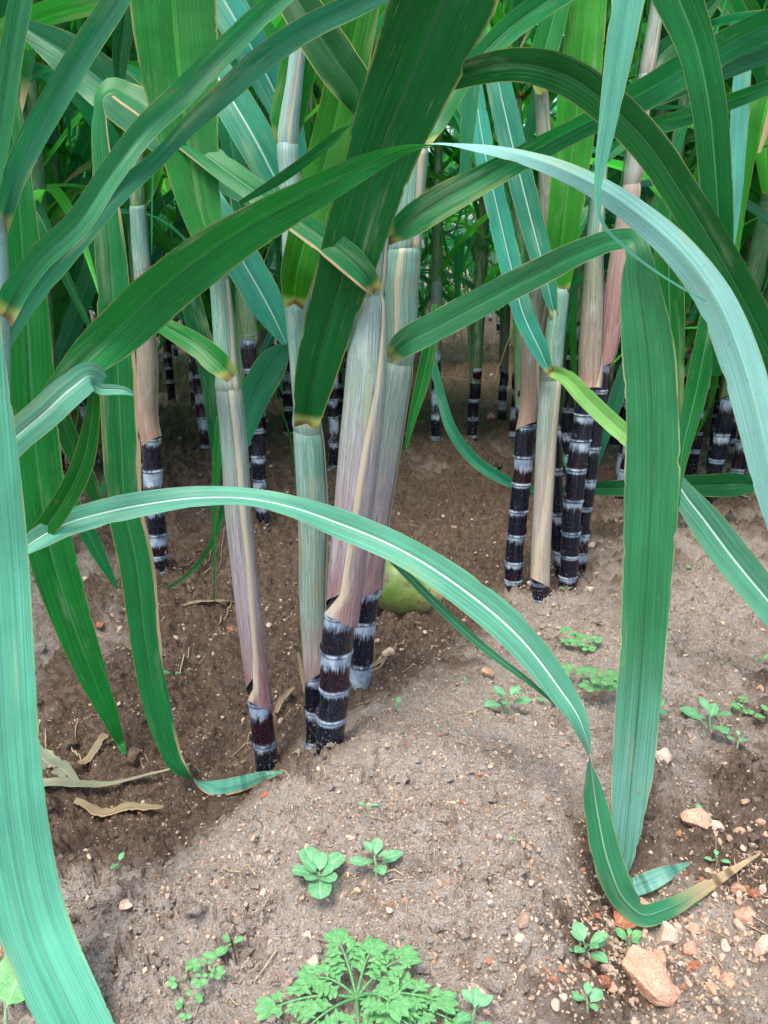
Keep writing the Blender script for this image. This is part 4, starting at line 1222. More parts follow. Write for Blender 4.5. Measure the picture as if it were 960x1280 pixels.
PROTOS.append([proto_shoot(i) for i in range(9)])
spots = []
for y in (1.9, 2.45, 3.05, 3.8, 4.6):
    half = .58 * y + .25
    x = -half + random.uniform(0, .2)
    while x < half:
        yy = y + random.uniform(-.15, .15)
        if not (y < 2.2 and -.40 * yy < x < .33 * yy) and not (y < 4.4 and .02 * yy < x < .23 * yy):
            spots.append((x, yy))
        x += random.uniform(.26, .42)
for (x, y) in spots:
    o = plant(random.randrange(9), (x, y, gz(x, y) - .01), random.uniform(0, 6.3), random.uniform(.9, 1.25), "leafy young cane shoot with narrow blades filling the rows behind", "young shoots in the rows behind", 3)
    o.name = "cane_shoot"; o["category"] = "cane shoot"

# the far part of the field reads as one mass
parts = []
for i in range(1500):
    y = random.uniform(8.4, 15); x = random.uniform(-.7, .7) * y
    args = (random.uniform(0, 6.3), random.uniform(.05, 2.7), R(random.uniform(20, 80)), random.uniform(.9, 1.5), random.uniform(.05, .09), R(random.uniform(60, 170)))
    P, W, N, hw = arch_leaf(*args, n=9)
    P = P + np.array([x, y, -.05])
    V, Fc, A = ribbon(P, W, N, hw, fold=.3)
    parts.append((V, Fc, A))
V, Fc, A = merge(parts)
tag(link("cane_foliage", mesh("cane_foliage", V, Fc, M['mid'], A)), "dense mass of cane leaves far back in the field", "foliage", kind="stuff")

# ================================================================== COCONUT
def coconut():
    c = on_ground(508, 752)
    ga, gb = np.meshgrid(np.linspace(-.05, .05, 15), np.linspace(-.05, .03, 15))
    zc = float(np.percentile(ground_full(c[0] + ga, c[1] + gb)[0], 80))
    base = atZ(507, 768, zc - .006)
    Yc = base[1] + .03
    ctr = atY(507, 733, Yc)
    k = depth(ctr) / F
    root = empty("coconut", ctr)
    nu, nv = 48, 64
    th = np.linspace(0, pi, nu); ph = np.linspace(0, 2 * pi, nv, endpoint=False)
    a = 47 * k; b = 37 * k
    x = -np.cos(th)
    prof = np.sin(th) ** .92 * (1 - .16 * x) * (1 - .10 * np.clip(x, 0, 1) ** 2)
    lob = 1 + .035 * np.cos(3 * ph)[None, :] * np.sin(th)[:, None]
    V = np.stack([np.broadcast_to((x * a)[:, None], (nu, nv)), (prof * b)[:, None] * lob * np.cos(ph)[None], (prof * b)[:, None] * lob * np.sin(ph)[None]], -1)
    rt = np.array([[math.cos(.20), 0, math.sin(.20)], [0, 1, 0], [-math.sin(.20), 0, math.cos(.20)]])
    V = V.reshape(-1, 3)
    o = link("husk", mesh("husk", V, grid_faces(nu, nv, True), M['coco']), root)
    o.rotation_euler = (R(12), R(18), R(-14))
    # stem scar and little calyx lobes at the pointed end
    parts = []
    for j in range(6):
        aa = j * pi / 3
        P = [(a * .965, .004 * math.cos(aa), .004 * math.sin(aa)), (a * .955, .010 * math.cos(aa), .010 * math.sin(aa)), (a * .90, .017 * math.cos(aa), .017 * math.sin(aa))]
        parts.append(tube(P, [.005, .0045, .001], 7))
    parts.append(tube([(a * .93, 0, 0), (a * 1.02, 0, .001), (a * 1.04, 0, .001)], [.006, .0045, .002], 8))
    V2, F2, A2 = merge(parts)
    q = link("calyx", mesh("calyx", V2, F2, M['calyx'], A2), root)
    q.rotation_euler = o.rotation_euler
    tag(root, "scarred green coconut lying in the furrow behind the middle clump", "coconut")
    return root


coconut()

# ================================================================== STONES
def ico(sub):
    t = (1 + 5 ** .5) / 2
    v = [(-1, t, 0), (1, t, 0), (-1, -t, 0), (1, -t, 0), (0, -1, t), (0, 1, t), (0, -1, -t), (0, 1, -t), (t, 0, -1), (t, 0, 1), (-t, 0, -1), (-t, 0, 1)]
    f = [(0, 11, 5), (0, 5, 1), (0, 1, 7), (0, 7, 10), (0, 10, 11), (1, 5, 9), (5, 11, 4), (11, 10, 2), (10, 7, 6), (7, 1, 8), (3, 9, 4), (3, 4, 2), (3, 2, 6), (3, 6, 8), (3, 8, 9), (4, 9, 5), (2, 4, 11), (6, 2, 10), (8, 6, 7), (9, 8, 1)]
    v = [np.array(a) / np.linalg.norm(a) for a in v]
    for _ in range(sub):
        cache = {}; f2 = []

        def mid(a, b):
            key = (min(a, b), max(a, b))
            if key not in cache:
                m = v[a] + v[b]; v.append(m / np.linalg.norm(m)); cache[key] = len(v) - 1
            return cache[key]
        for a, b, c in f:
            x, y, z = mid(a, b), mid(b, c), mid(c, a)
            f2 += [(a, x, z), (b, y, x), (c, z, y), (x, y, z)]
        f = f2
    return np.array(v), np.array(f)


def rock(sub, rr, facets=9, rough=.05):
    """angular stone: a ball cut by random planes, with a little noise"""
    v, f = ico(sub)
    nrm = rr.normal(size=(facets, 3)); nrm /= np.linalg.norm(nrm, axis=1)[:, None]
    dd = rr.uniform(.42, .82, facets)
    for k in range(facets):
        s = v @ nrm[k]
        over = np.clip(s - dd[k], 0, None)
        v = v - over[:, None] * nrm[k] * .92
    v = v * (1 + rough * (vnoise(v[:, 0] * 3.1 + 5, v[:, 1] * 3.1 + v[:, 2] * 2.3, int(rr.integers(1000))) + .5 * vnoise(v[:, 0] * 8, v[:, 2] * 8 + v[:, 1] * 5, 3)))[:, None]
    return v, f


STONES = [  # px, py, w px, h px, material, label
    (798, 1243, 80, 27, 'st_pink', "long flat pink stone, the largest one in the right furrow", -22),
    (864, 1052, 31, 29, 'st_pink', "blocky pinkish stone right of the folded leaf tip", 0),
    (888, 1054, 22, 16, 'st_pale', "pale stone touching the blocky pink one", 10),
    (823, 968, 21, 23, 'st_pale', "cream stone on the slope right of the broad hanging leaf", 5),
    (832, 1165, 25, 36, 'st_pale', "white chipped stone under the brown leaf tip", 12),
    (863, 1180, 27, 25, 'st_pink', "squarish pink stone right of the white chipped stone", -10),
    (777, 1143, 40, 27, 'st_red', "orange-brown stone tucked under the folded leaf", -15),
    (805, 1130, 26, 14, 'st_pink', "reddish stone between the two leaf tips on the right", 0),
    (930, 1152, 27, 26, 'st_pink', "wedge of pink stone in the gravel near the right edge", -40),
    (954, 1185, 24, 40, 'st_pale', "tall pale stone cut by the right edge", 5),
    (922, 1124, 20, 14, 'st_pink', "rounded pink pebble above the wedge stone", 0),
    (897, 1115, 18, 10, 'st_pink', "small flat stone beside a three-leaf seedling", -8),
    (937, 1138, 14, 12, 'st_red', "small rusty pebble beside the wedge stone", 0),
    (609, 845, 16, 15, 'st_tan', "lone tan stone behind the arching leaf on the ridge", 0),
    (948, 861, 18, 18, 'st_tan', "round tan stone half sunk at the right edge slope", 0),
    (922, 1057, 15, 13, 'st_tan', "dark tan stone near the brown leaf's end", 0),
    (114, 1118, 34, 22, 'st_red', "rust-red broken clump of earth at the mound's left end", 20),
    (168, 965, 24, 29, 'clod', "pinkish lump of earth standing in the wet left furrow", 0),
    (744, 1152, 15, 9, 'st_red', "orange pebble left of the folded leaf on dark soil", 0),
    (818, 1222, 20, 18, 'st_tan', "tan stone just above the largest pink stone's right end", 0),
    (833, 1214, 14, 11, 'st_pink', "little pink stone above the tan one in the furrow", 0),
    (741, 1243, 18, 17, 'st_red', "reddish stone left of the largest pink stone", 0),
    (751, 1255, 20, 16, 'st_red', "lower reddish stone left of the largest pink stone", 0),
    (763, 1262, 16, 14, 'st_pink', "pink stone against the largest one's lower left", 0),
    (907, 1222, 20, 22, 'st_pink', "pink stone low in the gravel at lower right", 0),
    (888, 1245, 22, 13, 'st_pink', "flat pink stone at the bottom right of the gravel", 0),
    (905, 1180, 12, 20, 'st_pale', "upright pale sliver of stone in the gravel", 20),
    (949, 1040, 12, 10, 'st_pink', "small stone near the right edge above the gravel", 0),
    (868, 1205, 18, 12, 'st_red', "rusty stone below the squarish pink stone", 0),
    (842, 1265, 26, 14, 'st_tan', "tan stone tucked below the largest pink stone", -30),
    (896, 1208, 13, 12, 'st_tan', "small tan stone left of the upright sliver", 0),
    (392, 1208, 15, 26, 'st_pale', "pale upright stone left of the ferny weed", 0),
    (384, 1176, 14, 12, 'st_pale', "small pale stone above the ferny weed's left leaf", 0),
    (329, 1125, 12, 9, 'st_pale', "white chip on the dry mound left of the rosette", 0),
    (547, 1131, 10, 14, 'st_tan', "brown pebble pressed into the mound's middle", 0),
    (543, 1192, 9, 14, 'st_pink', "slim pink pebble right of the ferny weed", 0),
    (487, 1147, 9, 9, 'st_pale', "tiny grey-white chip below the second rosette", 0),
    (161, 1161, 20, 9, 'st_pale', "flat whitish stone on the mound's left flank", 0),
    (287, 778, 16, 10, 'st_red', "orange stone on wet soil left of the leaning cane", 0),
    (192, 688, 10, 10, 'st_tan', "pale pebble at the slender cane's foot", 0),
    (126, 786, 14, 9, 'st_red', "red-brown pebble on the left bank", 0),
    (346, 641, 12, 10, 'st_pale', "cream pebble by the blue-grey jointed cane", 0),
    (614, 536, 12, 9, 'st_pink', "orange stone between far canes in the middle gap", 0),
    (331, 1000, 12, 8, 'st_red', "reddish pebble at the leaf tip by the leaning cane", 0),
    (736, 750, 14, 12, 'st_pale', "cream stone at the hole beside the right clump", 0),
    (5, 1202, 10, 14, 'st_tan', "tan pebble behind the wide teal leaf's edge", 0),
]
rr_ = np.random.default_rng(5)
for (px, py, pw, ph_, mt, lab, tilt) in STONES:
    g = on_ground(px, py + ph_ * .25)
    k = depth(g) / F
    v, f = rock(3, rr_, 11, .10)
    sx, sz = pw * .58 * k, max(ph_, pw * .45) * .56 * k
    if ph_ < pw * .7: sz = max(ph_ * .62, pw * .3) * k
    v = v * np.array([sx, (sx + sz) * .5, sz])
    a = R(tilt)
    v = v @ np.array([[math.cos(a), 0, math.sin(a)], [0, 1, 0], [-math.sin(a), 0, math.cos(a)]])
    nm = "earth_clod" if mt == 'clod' or 'clump of earth' in lab else "stone"
    o = link(nm, mesh(nm, v, f, M[mt], smooth=False), None, (g[0], g[1], g[2] + sz * .35))
    o.rotation_euler = (0, 0, -.65 if pw > 70 else random.uniform(-.3, .3))
    tag(o, lab, "clod" if nm == "earth_clod" else "stone")


def gravel():
    protos = [rock(1, rr_, 10, .2) for _ in range(10)]
    Vs, Fs, Ts, off = [], [], [], 0
    # spots with a lot of grit: px, py, spread px, count, size mm
    spots = [(860, 1180, 95, 800, 2.4), (800, 1230, 70, 320, 3.0), (930, 1120, 60, 300, 2.8), (600, 960, 120, 700, 1.7), (680, 860, 90, 500, 1.8), (500, 900, 60, 260, 1.8), (770, 800, 90, 500, 1.8), (690, 770, 50, 260, 2.2),
             (850, 900, 110, 600, 1.9), (450, 1000, 140, 500, 1.4), (500, 1150, 160, 420, 1.4), (250, 1180, 130, 420, 1.5), (200, 880, 140, 420, 1.8), (330, 800, 100, 260, 2.0), (150, 750, 70, 260, 2.2), (580, 1100, 120, 320, 1.4),
             (880, 720, 90, 420, 2.0), (600, 660, 80, 220, 2.2), (300, 1050, 90, 260, 1.6), (450, 800, 60, 160, 1.8), (560, 960, 150, 1500, 1.3), (700, 850, 140, 1500, 1.4), (860, 800, 130, 1200, 1.5), (400, 1130, 200, 1200, 1.2), (200, 900, 160, 1000, 1.5), (560, 700, 150, 700, 1.8), (760, 1180, 130, 700, 1.8)]
    pts = []
    for (px, py, s, n, mm) in spots:
        for _ in range(int(n * 1.7)):
            pts.append((px + rr_.normal() * s, py + rr_.normal() * s * .6, mm))
    arr = np.array(pts)
    # pixel -> ground, all at once
    rays = FW[None] + ((arr[:, 0] - 480) / F)[:, None] * RT + ((640 - arr[:, 1]) / F)[:, None] * UP
    ok = rays[:, 2] < -.12
    arr, rays = arr[ok], rays[ok]
    Z = np.full(len(arr), -.04)
    for _ in range(5):
        P = CAM + rays * ((Z - CAMZ) / rays[:, 2])[:, None]
        Z = base_field(P[:, 0], P[:, 1])[0]
    Xn = np.concatenate([P[:, 0], rr_.uniform(-1, 1, 4500) * 1.7]); Yn = np.concatenate([P[:, 1], 1.15 + 3.3 * rr_.random(4500) ** 1.7])
    mm = np.concatenate([arr[:, 2], rr_.uniform(2.0, 6.0, 4500)])
    Zn = ground_full(Xn, Yn)[0]
    for i in range(len(Xn)):
        v, f = protos[int(rr_.integers(10))]
        r = mm[i] * .00062 * min(4.0, rr_.lognormal(0, .55))
        q = rr_.normal(size=4); q /= np.linalg.norm(q); a, b, c, d = q
        Mx = np.array([[1 - 2 * (c * c + d * d), 2 * (b * c - a * d), 2 * (b * d + a * c)], [2 * (b * c + a * d), 1 - 2 * (b * b + d * d), 2 * (c * d - a * b)], [2 * (b * d - a * c), 2 * (c * d + a * b), 1 - 2 * (b * b + c * c)]])
        Vs.append((v * np.array([1.15, .9, .75])) @ Mx * r + np.array([Xn[i], Yn[i], Zn[i] + r * .25]))
        Fs.append(f + off); off += len(v)
        Ts.append(np.tile(rr_.random(3), (len(v), 1)))
    o = link("gravel", mesh("gravel", np.concatenate(Vs), np.concatenate(Fs), M['gravel'], {"tone": np.concatenate(Ts)}, smooth=False))
    tag(o, "fine pinkish grit scattered over the soil", "gravel", kind="stuff")


gravel()

def soil_crumbs():
    protos = [rock(1, rr_, 8, .35) for _ in range(8)] ; big = [rock(2, rr_, 9, .45) for _ in range(6)]
    # spread over the visible ground in equal numbers per share of the view
    n = 15000
    px = rr_.uniform(-60, 1020, n); py = 430 + 900 * rr_.random(n) ** .8
    rays = FW[None] + ((px - 480) / F)[:, None] * RT + ((640 - py) / F)[:, None] * UP
    Z = np.full(n, -.04)
    for _ in range(5):
        P = CAM + rays * ((Z - CAMZ) / rays[:, 2])[:, None]
        Z = base_field(P[:, 0], P[:, 1])[0]
    # clustered: more where a slow noise is high and on the slopes
    keep = (fbm(P[:, 0], P[:, 1], 11, 3, 61) + rr_.uniform(-.35, .35, n)) > -.08
    P = P[keep]; n = len(P)
    zt, wet = ground_full(P[:, 0], P[:, 1])
    Vs, Fs, Ws, off = [], [], [], 0
    for i in range(n):
        d = depth(P[i])
        r = .0012 * min(7.0, rr_.lognormal(0, .62)) * (.75 + .55 * d)
        v, f = (big[int(rr_.integers(6))] if r > .004 else protos[int(rr_.integers(8))])
        a = rr_.uniform(0, 6.28); c, s_ = math.cos(a), math.sin(a)
        v = v * np.array([1.25, .95, .7]) @ np.array([[c, s_, 0], [-s_, c, 0], [0, 0, 1]]) * r
        Vs.append(v + np.array([P[i, 0], P[i, 1], zt[i] + r * .12])); Fs.append(f + off); off += len(v)
        Ws.append(np.full(len(v), np.clip(wet[i] + rr_.normal(0, .10), 0, 1)))
    o = link("soil_crumbs", mesh("soil_crumbs", np.concatenate(Vs), np.concatenate(Fs), M['soil'], {"wet": np.concatenate(Ws)}, smooth=True))
    tag(o, "loose crumbs and small lumps of earth all over the ground", "soil", kind="stuff")


soil_crumbs()

# ================================================================== WEEDS


def weed_leaf(mat, P0, az, el, L, Wd, shape='oval', droop=.6, stalk=.25, fold=.12, seed=None):
    """one broad leaf with its petiole: returns grid"""
    n = 16
    t = np.linspace(0, 1, n)
    e = el - droop * t ** 1.5
    d = np.array([math.sin(az), -math.cos(az), 0]); q = np.array([math.cos(az), math.sin(az), 0])
    hr = np.concatenate([[0], np.cumsum(np.cos(e[:-1]) * L / (n - 1))]); hz = np.concatenate([[0], np.cumsum(np.sin(e[:-1]) * L / (n - 1))])
    P = np.asarray(P0) + hr[:, None] * d + hz[:, None] * np.array([0, 0, 1])
    tb = np.clip((t - stalk) / (1 - stalk), 0, 1)
    if shape == 'round': hw = np.sqrt(np.clip(1 - (2 * tb - 1) ** 2, 0, 1)) ** .8
    elif shape == 'ovate': hw = np.sin(pi * tb ** .62) ** .85
    else: hw = np.sin(pi * tb ** .95) ** .8
    hw = np.where(t <= stalk, .045, np.maximum(hw, .03)) * Wd * .5
    T = np.gradient(P, axis=0); T /= np.linalg.norm(T, axis=1)[:, None]
    W = np.broadcast_to(q, P.shape).copy(); N = np.cross(T, W); N = np.where(N[:, 2:3] < 0, -N, N)
    V, Fc, A = ribbon(P, W, N, hw, fold=fold, wave=.05, seed=seed)
    return V, Fc, A


def weed(label, px, py, size, kind, name="weed_seedling", cat="weed", mat='weed', nl=6, seed=0):
    rr = random.Random(seed * 31 + int(px))
    g = on_ground(px, py + size * .06)
    k = depth(g) / F; s = size * k * 1.08
    root = empty(name, g)
    tag(root, label, cat)
    hs = {'rosette': .10, 'upright': .34, 'pair': .22, 'lobed': .35, 'clover': .22}[kind] * s
    P = [(0, 0, -.01), (rr.uniform(-.02, .02) * s, rr.uniform(-.02, .02) * s, hs * .5), (rr.uniform(-.05, .05) * s, rr.uniform(-.05, .05) * s, hs)]
    V, Fc, A = tube(P, [.022 * s + .0004, .018 * s + .0003, .013 * s + .0002], 7)
    link("stem", mesh("stem", V, Fc, M['stem'], A), root)
    top = np.array(P[-1])
    a0 = rr.uniform(0, 6.3)
    for j in range(nl):
        az = a0 + j * 2.4 + rr.uniform(-.3, .3)
        fr = j / max(1, nl - 1)
        if kind == 'rosette':
            L = s * (.52 - .26 * fr) * rr.uniform(.85, 1.1); Wd = L * rr.uniform(.50, .66)
            g_ = weed_leaf('weed', top * (.7 + .3 * fr), az, .45 + .5 * fr, L, Wd, 'round', .7, .30)
        elif kind == 'upright':
            L = s * (.46 - .18 * fr) * rr.uniform(.85, 1.1); Wd = L * rr.uniform(.42, .55)
            g_ = weed_leaf('weed', top * (.35 + .65 * fr), az, .55 + .3 * fr, L, Wd, 'oval', .75, .30)
        elif kind == 'pair':
            L = s * .5; Wd = L * .42
            g_ = weed_leaf('weed', top, a0 + j * pi + rr.uniform(-.2, .2), .5, L, Wd, 'oval', .6, .2)
        else:
            # a stalk carrying small leaflets in threes
            L = s * rr.uniform(.30, .5)
            d = np.array([math.sin(az), -math.cos(az), 0])
            e = np.array([0, 0, 1]) * L * rr.uniform(.25, .7)
            tip = top * (.4 + .6 * fr) + d * L * .8 + e * .6
            pr = [tube([top * (.4 + .6 * fr), top * (.4 + .6 * fr) + d * L * .4 + e * .5, tip], [.009 * s, .008 * s, .006 * s], 5)]
            for b in (-1.15, 0, 1.15):
                pr.append(weed_leaf('weed', tip, az + b, .25, s * .22, s * .17, 'round', .6, .12))
            if kind == 'lobed':
                mp = top * (.4 + .6 * fr) + d * L * .45 + e * .5
                for b in (-1.4, 1.4):
                    pr.append(weed_leaf('weed', mp, az + b, .3, s * .16, s * .12, 'round', .6, .12))
            g_ = merge(pr)
        V, Fc, A = g_
        link("leaf", mesh("leaf", V, Fc, M[mat], A), root)
    return root


WEEDS = [
    ("rosette weed with big round leaves in the middle of the mound, left of its twin", 404, 1108, 92, 'rosette', 9, 'weed2'),
    ("rosette weed with spread oval leaves beside the larger rosette", 470, 1098, 80, 'upright', 7, 'weed2'),
    ("oval-leaved seedling on the ridge below the arching leaf's middle", 632, 893, 66, 'upright', 7, 'weed2'),
    ("broad-leaved seedling on the right slope near the right edge", 886, 914, 82, 'upright', 6, 'weed2'),
    ("compound-leaved weed between the arching leaf and the broad hanging leaf, lower one", 738, 872, 62, 'lobed', 6, 'weed'),
    ("small-lobed weed above another between the two big leaves", 726, 818, 46, 'lobed', 6, 'weed'),
    ("three round leaves of a seedling on the dry mound left of the ferny weed", 288, 1192, 48, 'rosette', 3, 'weed'),
    ("clover-like seedling low on the left of the mound", 234, 1240, 42, 'clover', 3, 'weed'),
    ("pale lobed seedling close to the clover-like one", 258, 1240, 46, 'lobed', 4, 'weed'),
    ("small leafy seedling at the very bottom left of the mound", 240, 1275, 36, 'clover', 3, 'weed'),
    ("oval-leaved seedling at the mound's right foot above the bottom edge", 727, 1216, 84, 'upright', 8, 'weed2'),
    ("slender-leaved seedling under the folded leaf tip", 786, 1190, 52, 'upright', 6, 'weed'),
    ("seedling cut by the bottom edge right of the mound", 732, 1285, 66, 'upright', 5, 'weed2'),
    ("small bluish seedling behind the blocky pink stone", 876, 1036, 32, 'pair', 3, 'weed2'),
    ("three-leaf seedling poking through the brown leaf tip", 893, 1096, 38, 'upright', 4, 'weed2'),
    ("tiny green seedling on the scarp edge of the mound", 640, 1066, 18, 'upright', 4, 'weed'),
    ("two-leaf seedling alone on the bare top of the mound", 460, 1026, 26, 'pair', 2, 'weed2'),
    ("sprouting pair of narrow leaves by the rust-red clump", 150, 1096, 30, 'pair', 2, 'weed2'),
    ("tiny seedling at the foot of the right clump", 706, 759, 16, 'pair', 3, 'weed'),
    ("tiny clover seedling right of the broad hanging leaf", 851, 715, 24, 'clover', 3, 'weed2'),
    ("small seedling at the right edge above the round tan stone", 951, 826, 28, 'pair', 3, 'weed'),
    ("seedling half hidden at the broad hanging leaf's right border", 825, 908, 38, 'pair', 3, 'weed2'),
    ("sparse seedling on grit right of the middle clump's foot", 498, 888, 30, 'pair', 3, 'weed2'),
    ("leafy weed by the right edge below the round tan stone", 957, 915, 44, 'upright', 5, 'weed'),
    ("drooping seedling below the broad-leaved one on the slope", 918, 950, 36, 'upright', 4, 'weed2'),
    ("pale sprout right behind the oval-leaved seedling on the ridge", 684, 884, 30, 'pair', 3, 'weed'),
    ("feathery sprout right of the broad-leaved seedling", 928, 896, 30, 'lobed', 4, 'weed'),
    ("small sprout in the wet left furrow beside the dry-edged leaf", 216, 853, 26, 'pair', 3, 'weed'),
    ("little sprout in the gravel under the folded teal leaf end", 866, 1130, 20, 'pair', 2, 'weed2'),
    ("broad-leaved weed right of the ferny one at the bottom edge", 590, 1292, 92, 'upright', 5, 'weed2'),
    ("tiny sprout on grit left of the right clump", 583, 862, 16, 'pair', 2, 'weed'),
    ("tiny green sprout near the scarp, left of the folded leaf", 796, 1062, 16, 'pair', 2, 'weed'),
]
for i, (lab, px, py, size, kind, nl, mt) in enumerate(WEEDS):
    weed(lab, px, py, size, kind, nl=nl, mat=mt, seed=i)


def oval_weed():
    g = on_ground(14, 1290)
    root = empty("weed_seedling", g)
    tag(root, "single large oval weed leaf in the bottom left corner", "weed")
    P1 = atY(10, 1275, g[1])
    V, Fc, A = tube([(0, 0, -.01), (0, -.004, .012), tuple(P1 - g + np.array([0, 0, .012]))], [.0016, .0014, .0011], 6)
    link("stem", mesh("stem", V, Fc, M['stem'], A), root)
    V, Fc, A = weed_leaf('weed', P1 - g + np.array([0, 0, .012]), R(165), .75, .042, .038, 'round', .2, .08)
    link("leaf", mesh("leaf", V, Fc, M['weed'], A), root)


oval_weed()


def fern_weed():
    """low ferny weed: long stalks with deeply lobed leaves"""
    rr = random.Random(3)
    g = on_ground(446, 1262)
    k = depth(g) / F
    root = empty("ferny_weed", g)
    tag(root, "large ferny weed with lobed leaves spreading along the bottom of the mound", "weed")
    V, Fc, A = tube([(0, 0, -.01), (0, 0, .008), (.001, 0, .016)], [.0025, .0022, .0018], 8)
    link("stem", mesh("stem", V, Fc, M['stem'], A), root)
    # px, py of each frond's tip
    for (tx, ty, hh) in [(425, 1180, .030), (396, 1222, .022), (500, 1200, .030), (462, 1192, .036), (346, 1258, .016), (545, 1250, .022), (375, 1295, .02), (520, 1290, .024), (450, 1320, .02), (565, 1275, .014), (488, 1252, .034)]:
        tip = atZ(tx, ty, g[2] + hh) - g
        b = np.array([0, 0, .012])
        mid = (b + tip) * .5 + np.array([0, 0, .012])
        t = np.linspace(0, 1, 14)[:, None]
        C = (1 - t) ** 2 * b + 2 * t * (1 - t) * mid + t * t * tip
        L = np.linalg.norm(tip - b)
        parts = [tube(C, np.linspace(.0013, .0006, 14), 6)]
        T = np.gradient(C, axis=0); az0 = math.atan2(tip[0], -tip[1])
        lobes = []
        for f in np.linspace(.40, .95, 4):
            i = int(f * 13); c = C[i]
            sz = .0165 * (1.15 - .45 * abs(f - .6) / .4)
            for sgn in (-1, 1):
                az = az0 + sgn * rr.uniform(.75, 1.05)
                parts.append(weed_leaf('weed', c, az, .15, sz * .9, sz * .24, 'oval', .4, .12, fold=.05))
                d = np.array([math.sin(az), -math.cos(az), .08])
                for ff, s2 in ((.35, .55), (.62, .5)):
                    for sg2 in (-1, 1):
                        parts.append(weed_leaf('weed', c + d * sz * ff, az + sg2 * rr.uniform(.7, 1.0), rr.uniform(0, .3), sz * s2 * .9, sz * s2 * .42, 'oval', .5, .08, fold=.05))
        for b2 in (-.5, 0, .5):
            parts.append(weed_leaf('weed', C[-1], az0 + b2, .1, .017, .009, 'oval', .4, .05, fold=.05))
        V, Fc, A = merge(parts)
        link("leaf", mesh("leaf", V, Fc, M['weed'], A), root)


fern_weed()

# ================================================================== STRAW AND DEAD LEAVES


def litter(label, pts, mat, name="dead_leaf", cat="dead leaf", lift=.003, fold=.03):
    """strip lying on the soil through pixel points (px, py, width px)"""
    G_ = np.array([on_ground(a, b) for a, b, c in pts])
    C = crom(np.array([list(G_[i]) + [pts[i][2] * depth(G_[i]) / F] for i in range(len(pts))]), 30)
    P = C[:, :3].copy()
    P[:, 2] = np.convolve(np.pad(np.maximum(P[:, 2], np.array([gz(a, b) for a, b in P[:, :2]])), 4, mode='edge'), np.ones(9) / 9, 'valid') + lift + .003
    T = np.gradient(P, axis=0); T /= np.linalg.norm(T, axis=1)[:, None]
    W = np.cross(T, np.array([0, 0, 1.0])); W /= np.linalg.norm(W, axis=1)[:, None]
    N = np.cross(W, T)
    Vv, Fc, A = ribbon(P, W, N, C[:, 3] * .52 * (1 + .7 * vnoise(np.arange(30) * .9 + pts[0][0], np.full(30, 1.5), 4)), fold=fold, wave=.16, v0=.25, v1=.8)
    Fc = Fc[:, ::-1] if np.dot(np.cross(T[0], W[0]), N[0]) > 0 else Fc
    o = link(name, mesh(name, Vv - P[15], Fc, M[mat], A), None, P[15])
    return tag(o, label, cat)


litter("withered grey-green leaf slanting out from under the wide teal leaf", [(38, 945, 10), (60, 968, 26), (85, 988, 20), (102, 998, 6)], 'deadgreen')
litter("long withered leaf lying level in the left furrow", [(40, 1004, 14), (80, 1002, 15), (120, 997, 11), (170, 993, 7), (215, 986, 4), (240, 980, 2)], 'deadgreen', lift=.010)
litter("tattered straw-coloured leaf below the long withered one", [(95, 1012, 8), (130, 1014, 14), (170, 1014, 13), (204, 1011, 6)], 'dead', lift=.008)
litter("curled beige leaf scrap in the left furrow", [(92, 984, 4), (104, 974, 9), (120, 962, 10), (136, 950, 10)], 'dead', lift=.012)
litter("pale dry stick lying left of the leaning cane", [(228, 768, 5), (250, 766, 7), (275, 763, 6), (296, 760, 4)], 'dead')
litter("straw scrap on the soil right of the middle clump", [(462, 847, 4), (475, 838, 8), (492, 830, 5)], 'dead')
litter("second straw scrap by the middle clump, closer to its foot", [(464, 852, 2), (478, 845, 4), (494, 836, 2)], 'dead')
litter("dry leaf scrap leaning at the leaning cane's right", [(346, 912, 4), (354, 900, 8), (368, 884, 5)], 'dead', lift=.012)
litter("dry straw tuft at the leaning cane's foot", [(274, 976, 3), (290, 966, 6), (308, 958, 3)], 'dead')
litter("narrow dry blade beside the slim cane's foot", [(374, 848, 3), (379, 880, 5), (384, 912, 4)], 'dead', lift=.03)

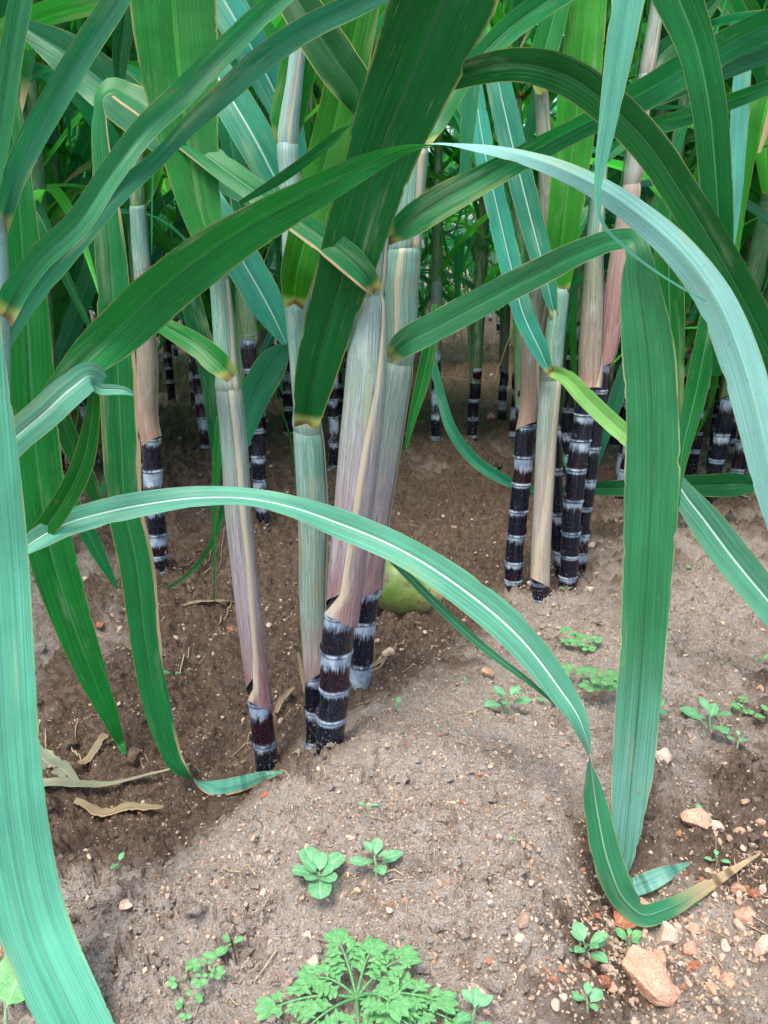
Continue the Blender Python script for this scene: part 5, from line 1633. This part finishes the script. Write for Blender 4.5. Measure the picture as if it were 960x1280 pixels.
TW = [("thin pale stalk on wet soil left of the leaning cane", [(219, 858), (228, 838), (237, 816)], 2.0), ("arched root fibre in the left furrow", [(93, 942), (100, 926), (116, 916), (137, 912)], 1.6),
      ("pale stem bit on wet soil near the lump of earth", [(84, 938), (94, 950), (106, 966)], 2.2), ("thin straw beside the straw scraps near the clump", [(468, 828), (490, 815), (508, 805)], 1.8),
      ("thin straw pointing at the coconut", [(527, 774), (532, 766), (538, 759)], 2.4), ("dry stem across the level leaf's front", [(905, 634), (930, 636), (958, 639)], 2.2),
      ("white root thread left of the dry stick's end", [(275, 782), (284, 770), (293, 757)], 1.8), ("root thread hanging on the bank below the slender cane", [(230, 722), (255, 708), (268, 690)], 1.4),
      ("forked root thread on the bank", [(240, 730), (262, 718), (285, 690)], 1.3), ("straight straw on the mound left of the rosette", [(298, 1170), (320, 1152), (342, 1136)], 2.0),
      ("twig on the dirt right of the broad hanging leaf", [(905, 728), (925, 732), (945, 736)], 3.5), ("thin straw on the bank at left", [(60, 726), (85, 730), (112, 735)], 2.0),
      ("short straw in the wet furrow", [(60, 955), (59, 945), (60, 932)], 1.8), ("pale straw below the seedling on the ridge", [(590, 905), (600, 900), (612, 899)], 1.6)]
for lab, pts, wpx in TW:
    G_ = np.array([on_ground(a, b) for a, b in pts])
    C = crom(G_, 18); C[:, 2] = np.array([gz(a, b) for a, b in C[:, :2]]) + .003 + .004 * np.sin(np.linspace(0, pi, 18))
    k = depth(G_[1]) / F
    V, Fc, A = tube(C, np.linspace(.6, .35, 18) * wpx * k, 6)
    o = link("straw", mesh("straw", V - C[9], Fc, M['straw' if 'root' not in lab and 'twig' not in lab else 'twig'], A), None, C[9])
    tag(o, lab, "straw")


def straw_litter():
    parts = []
    for i in range(230):
        px, py, sg = random.choice([(150, 960, 90), (330, 930, 60), (250, 760, 90), (480, 840, 70), (600, 640, 110), (850, 700, 110), (700, 800, 120), (560, 1000, 150), (880, 1120, 90), (250, 1150, 120), (420, 600, 120)])
        px += random.gauss(0, sg); py += random.gauss(0, sg * .5)
        r = ray(px, py)
        if r[2] > -.15 or not (0 < px < 960): continue
        P0 = atZ(px, py, -.05); z0 = base_field(P0[:1], P0[1:2])[0][0]; P0 = atZ(px, py, z0)
        a = random.uniform(0, pi); L = random.uniform(.008, .035) * (1 if P0[1] < 1.2 else 1.6); b = random.uniform(-.25, .25)
        q = [np.array([P0[0] + math.cos(a + b * t) * L * t, P0[1] + math.sin(a + b * t) * L * t]) for t in (-.5, 0, .5)]
        hs = ground_full(np.array([v[0] for v in q]), np.array([v[1] for v in q]))[0]
        C = [(v[0], v[1], h + .0015 + random.uniform(0, .003)) for v, h in zip(q, hs)]
        parts.append(tube(C, [random.uniform(.0003, .0009)] * 3, 4))
    V, Fc, A = merge(parts)
    tag(link("straw_litter", mesh("straw_litter", V, Fc, M['straw'], A)), "fine broken straw and fibres strewn over the soil", "litter", kind="stuff")


straw_litter()
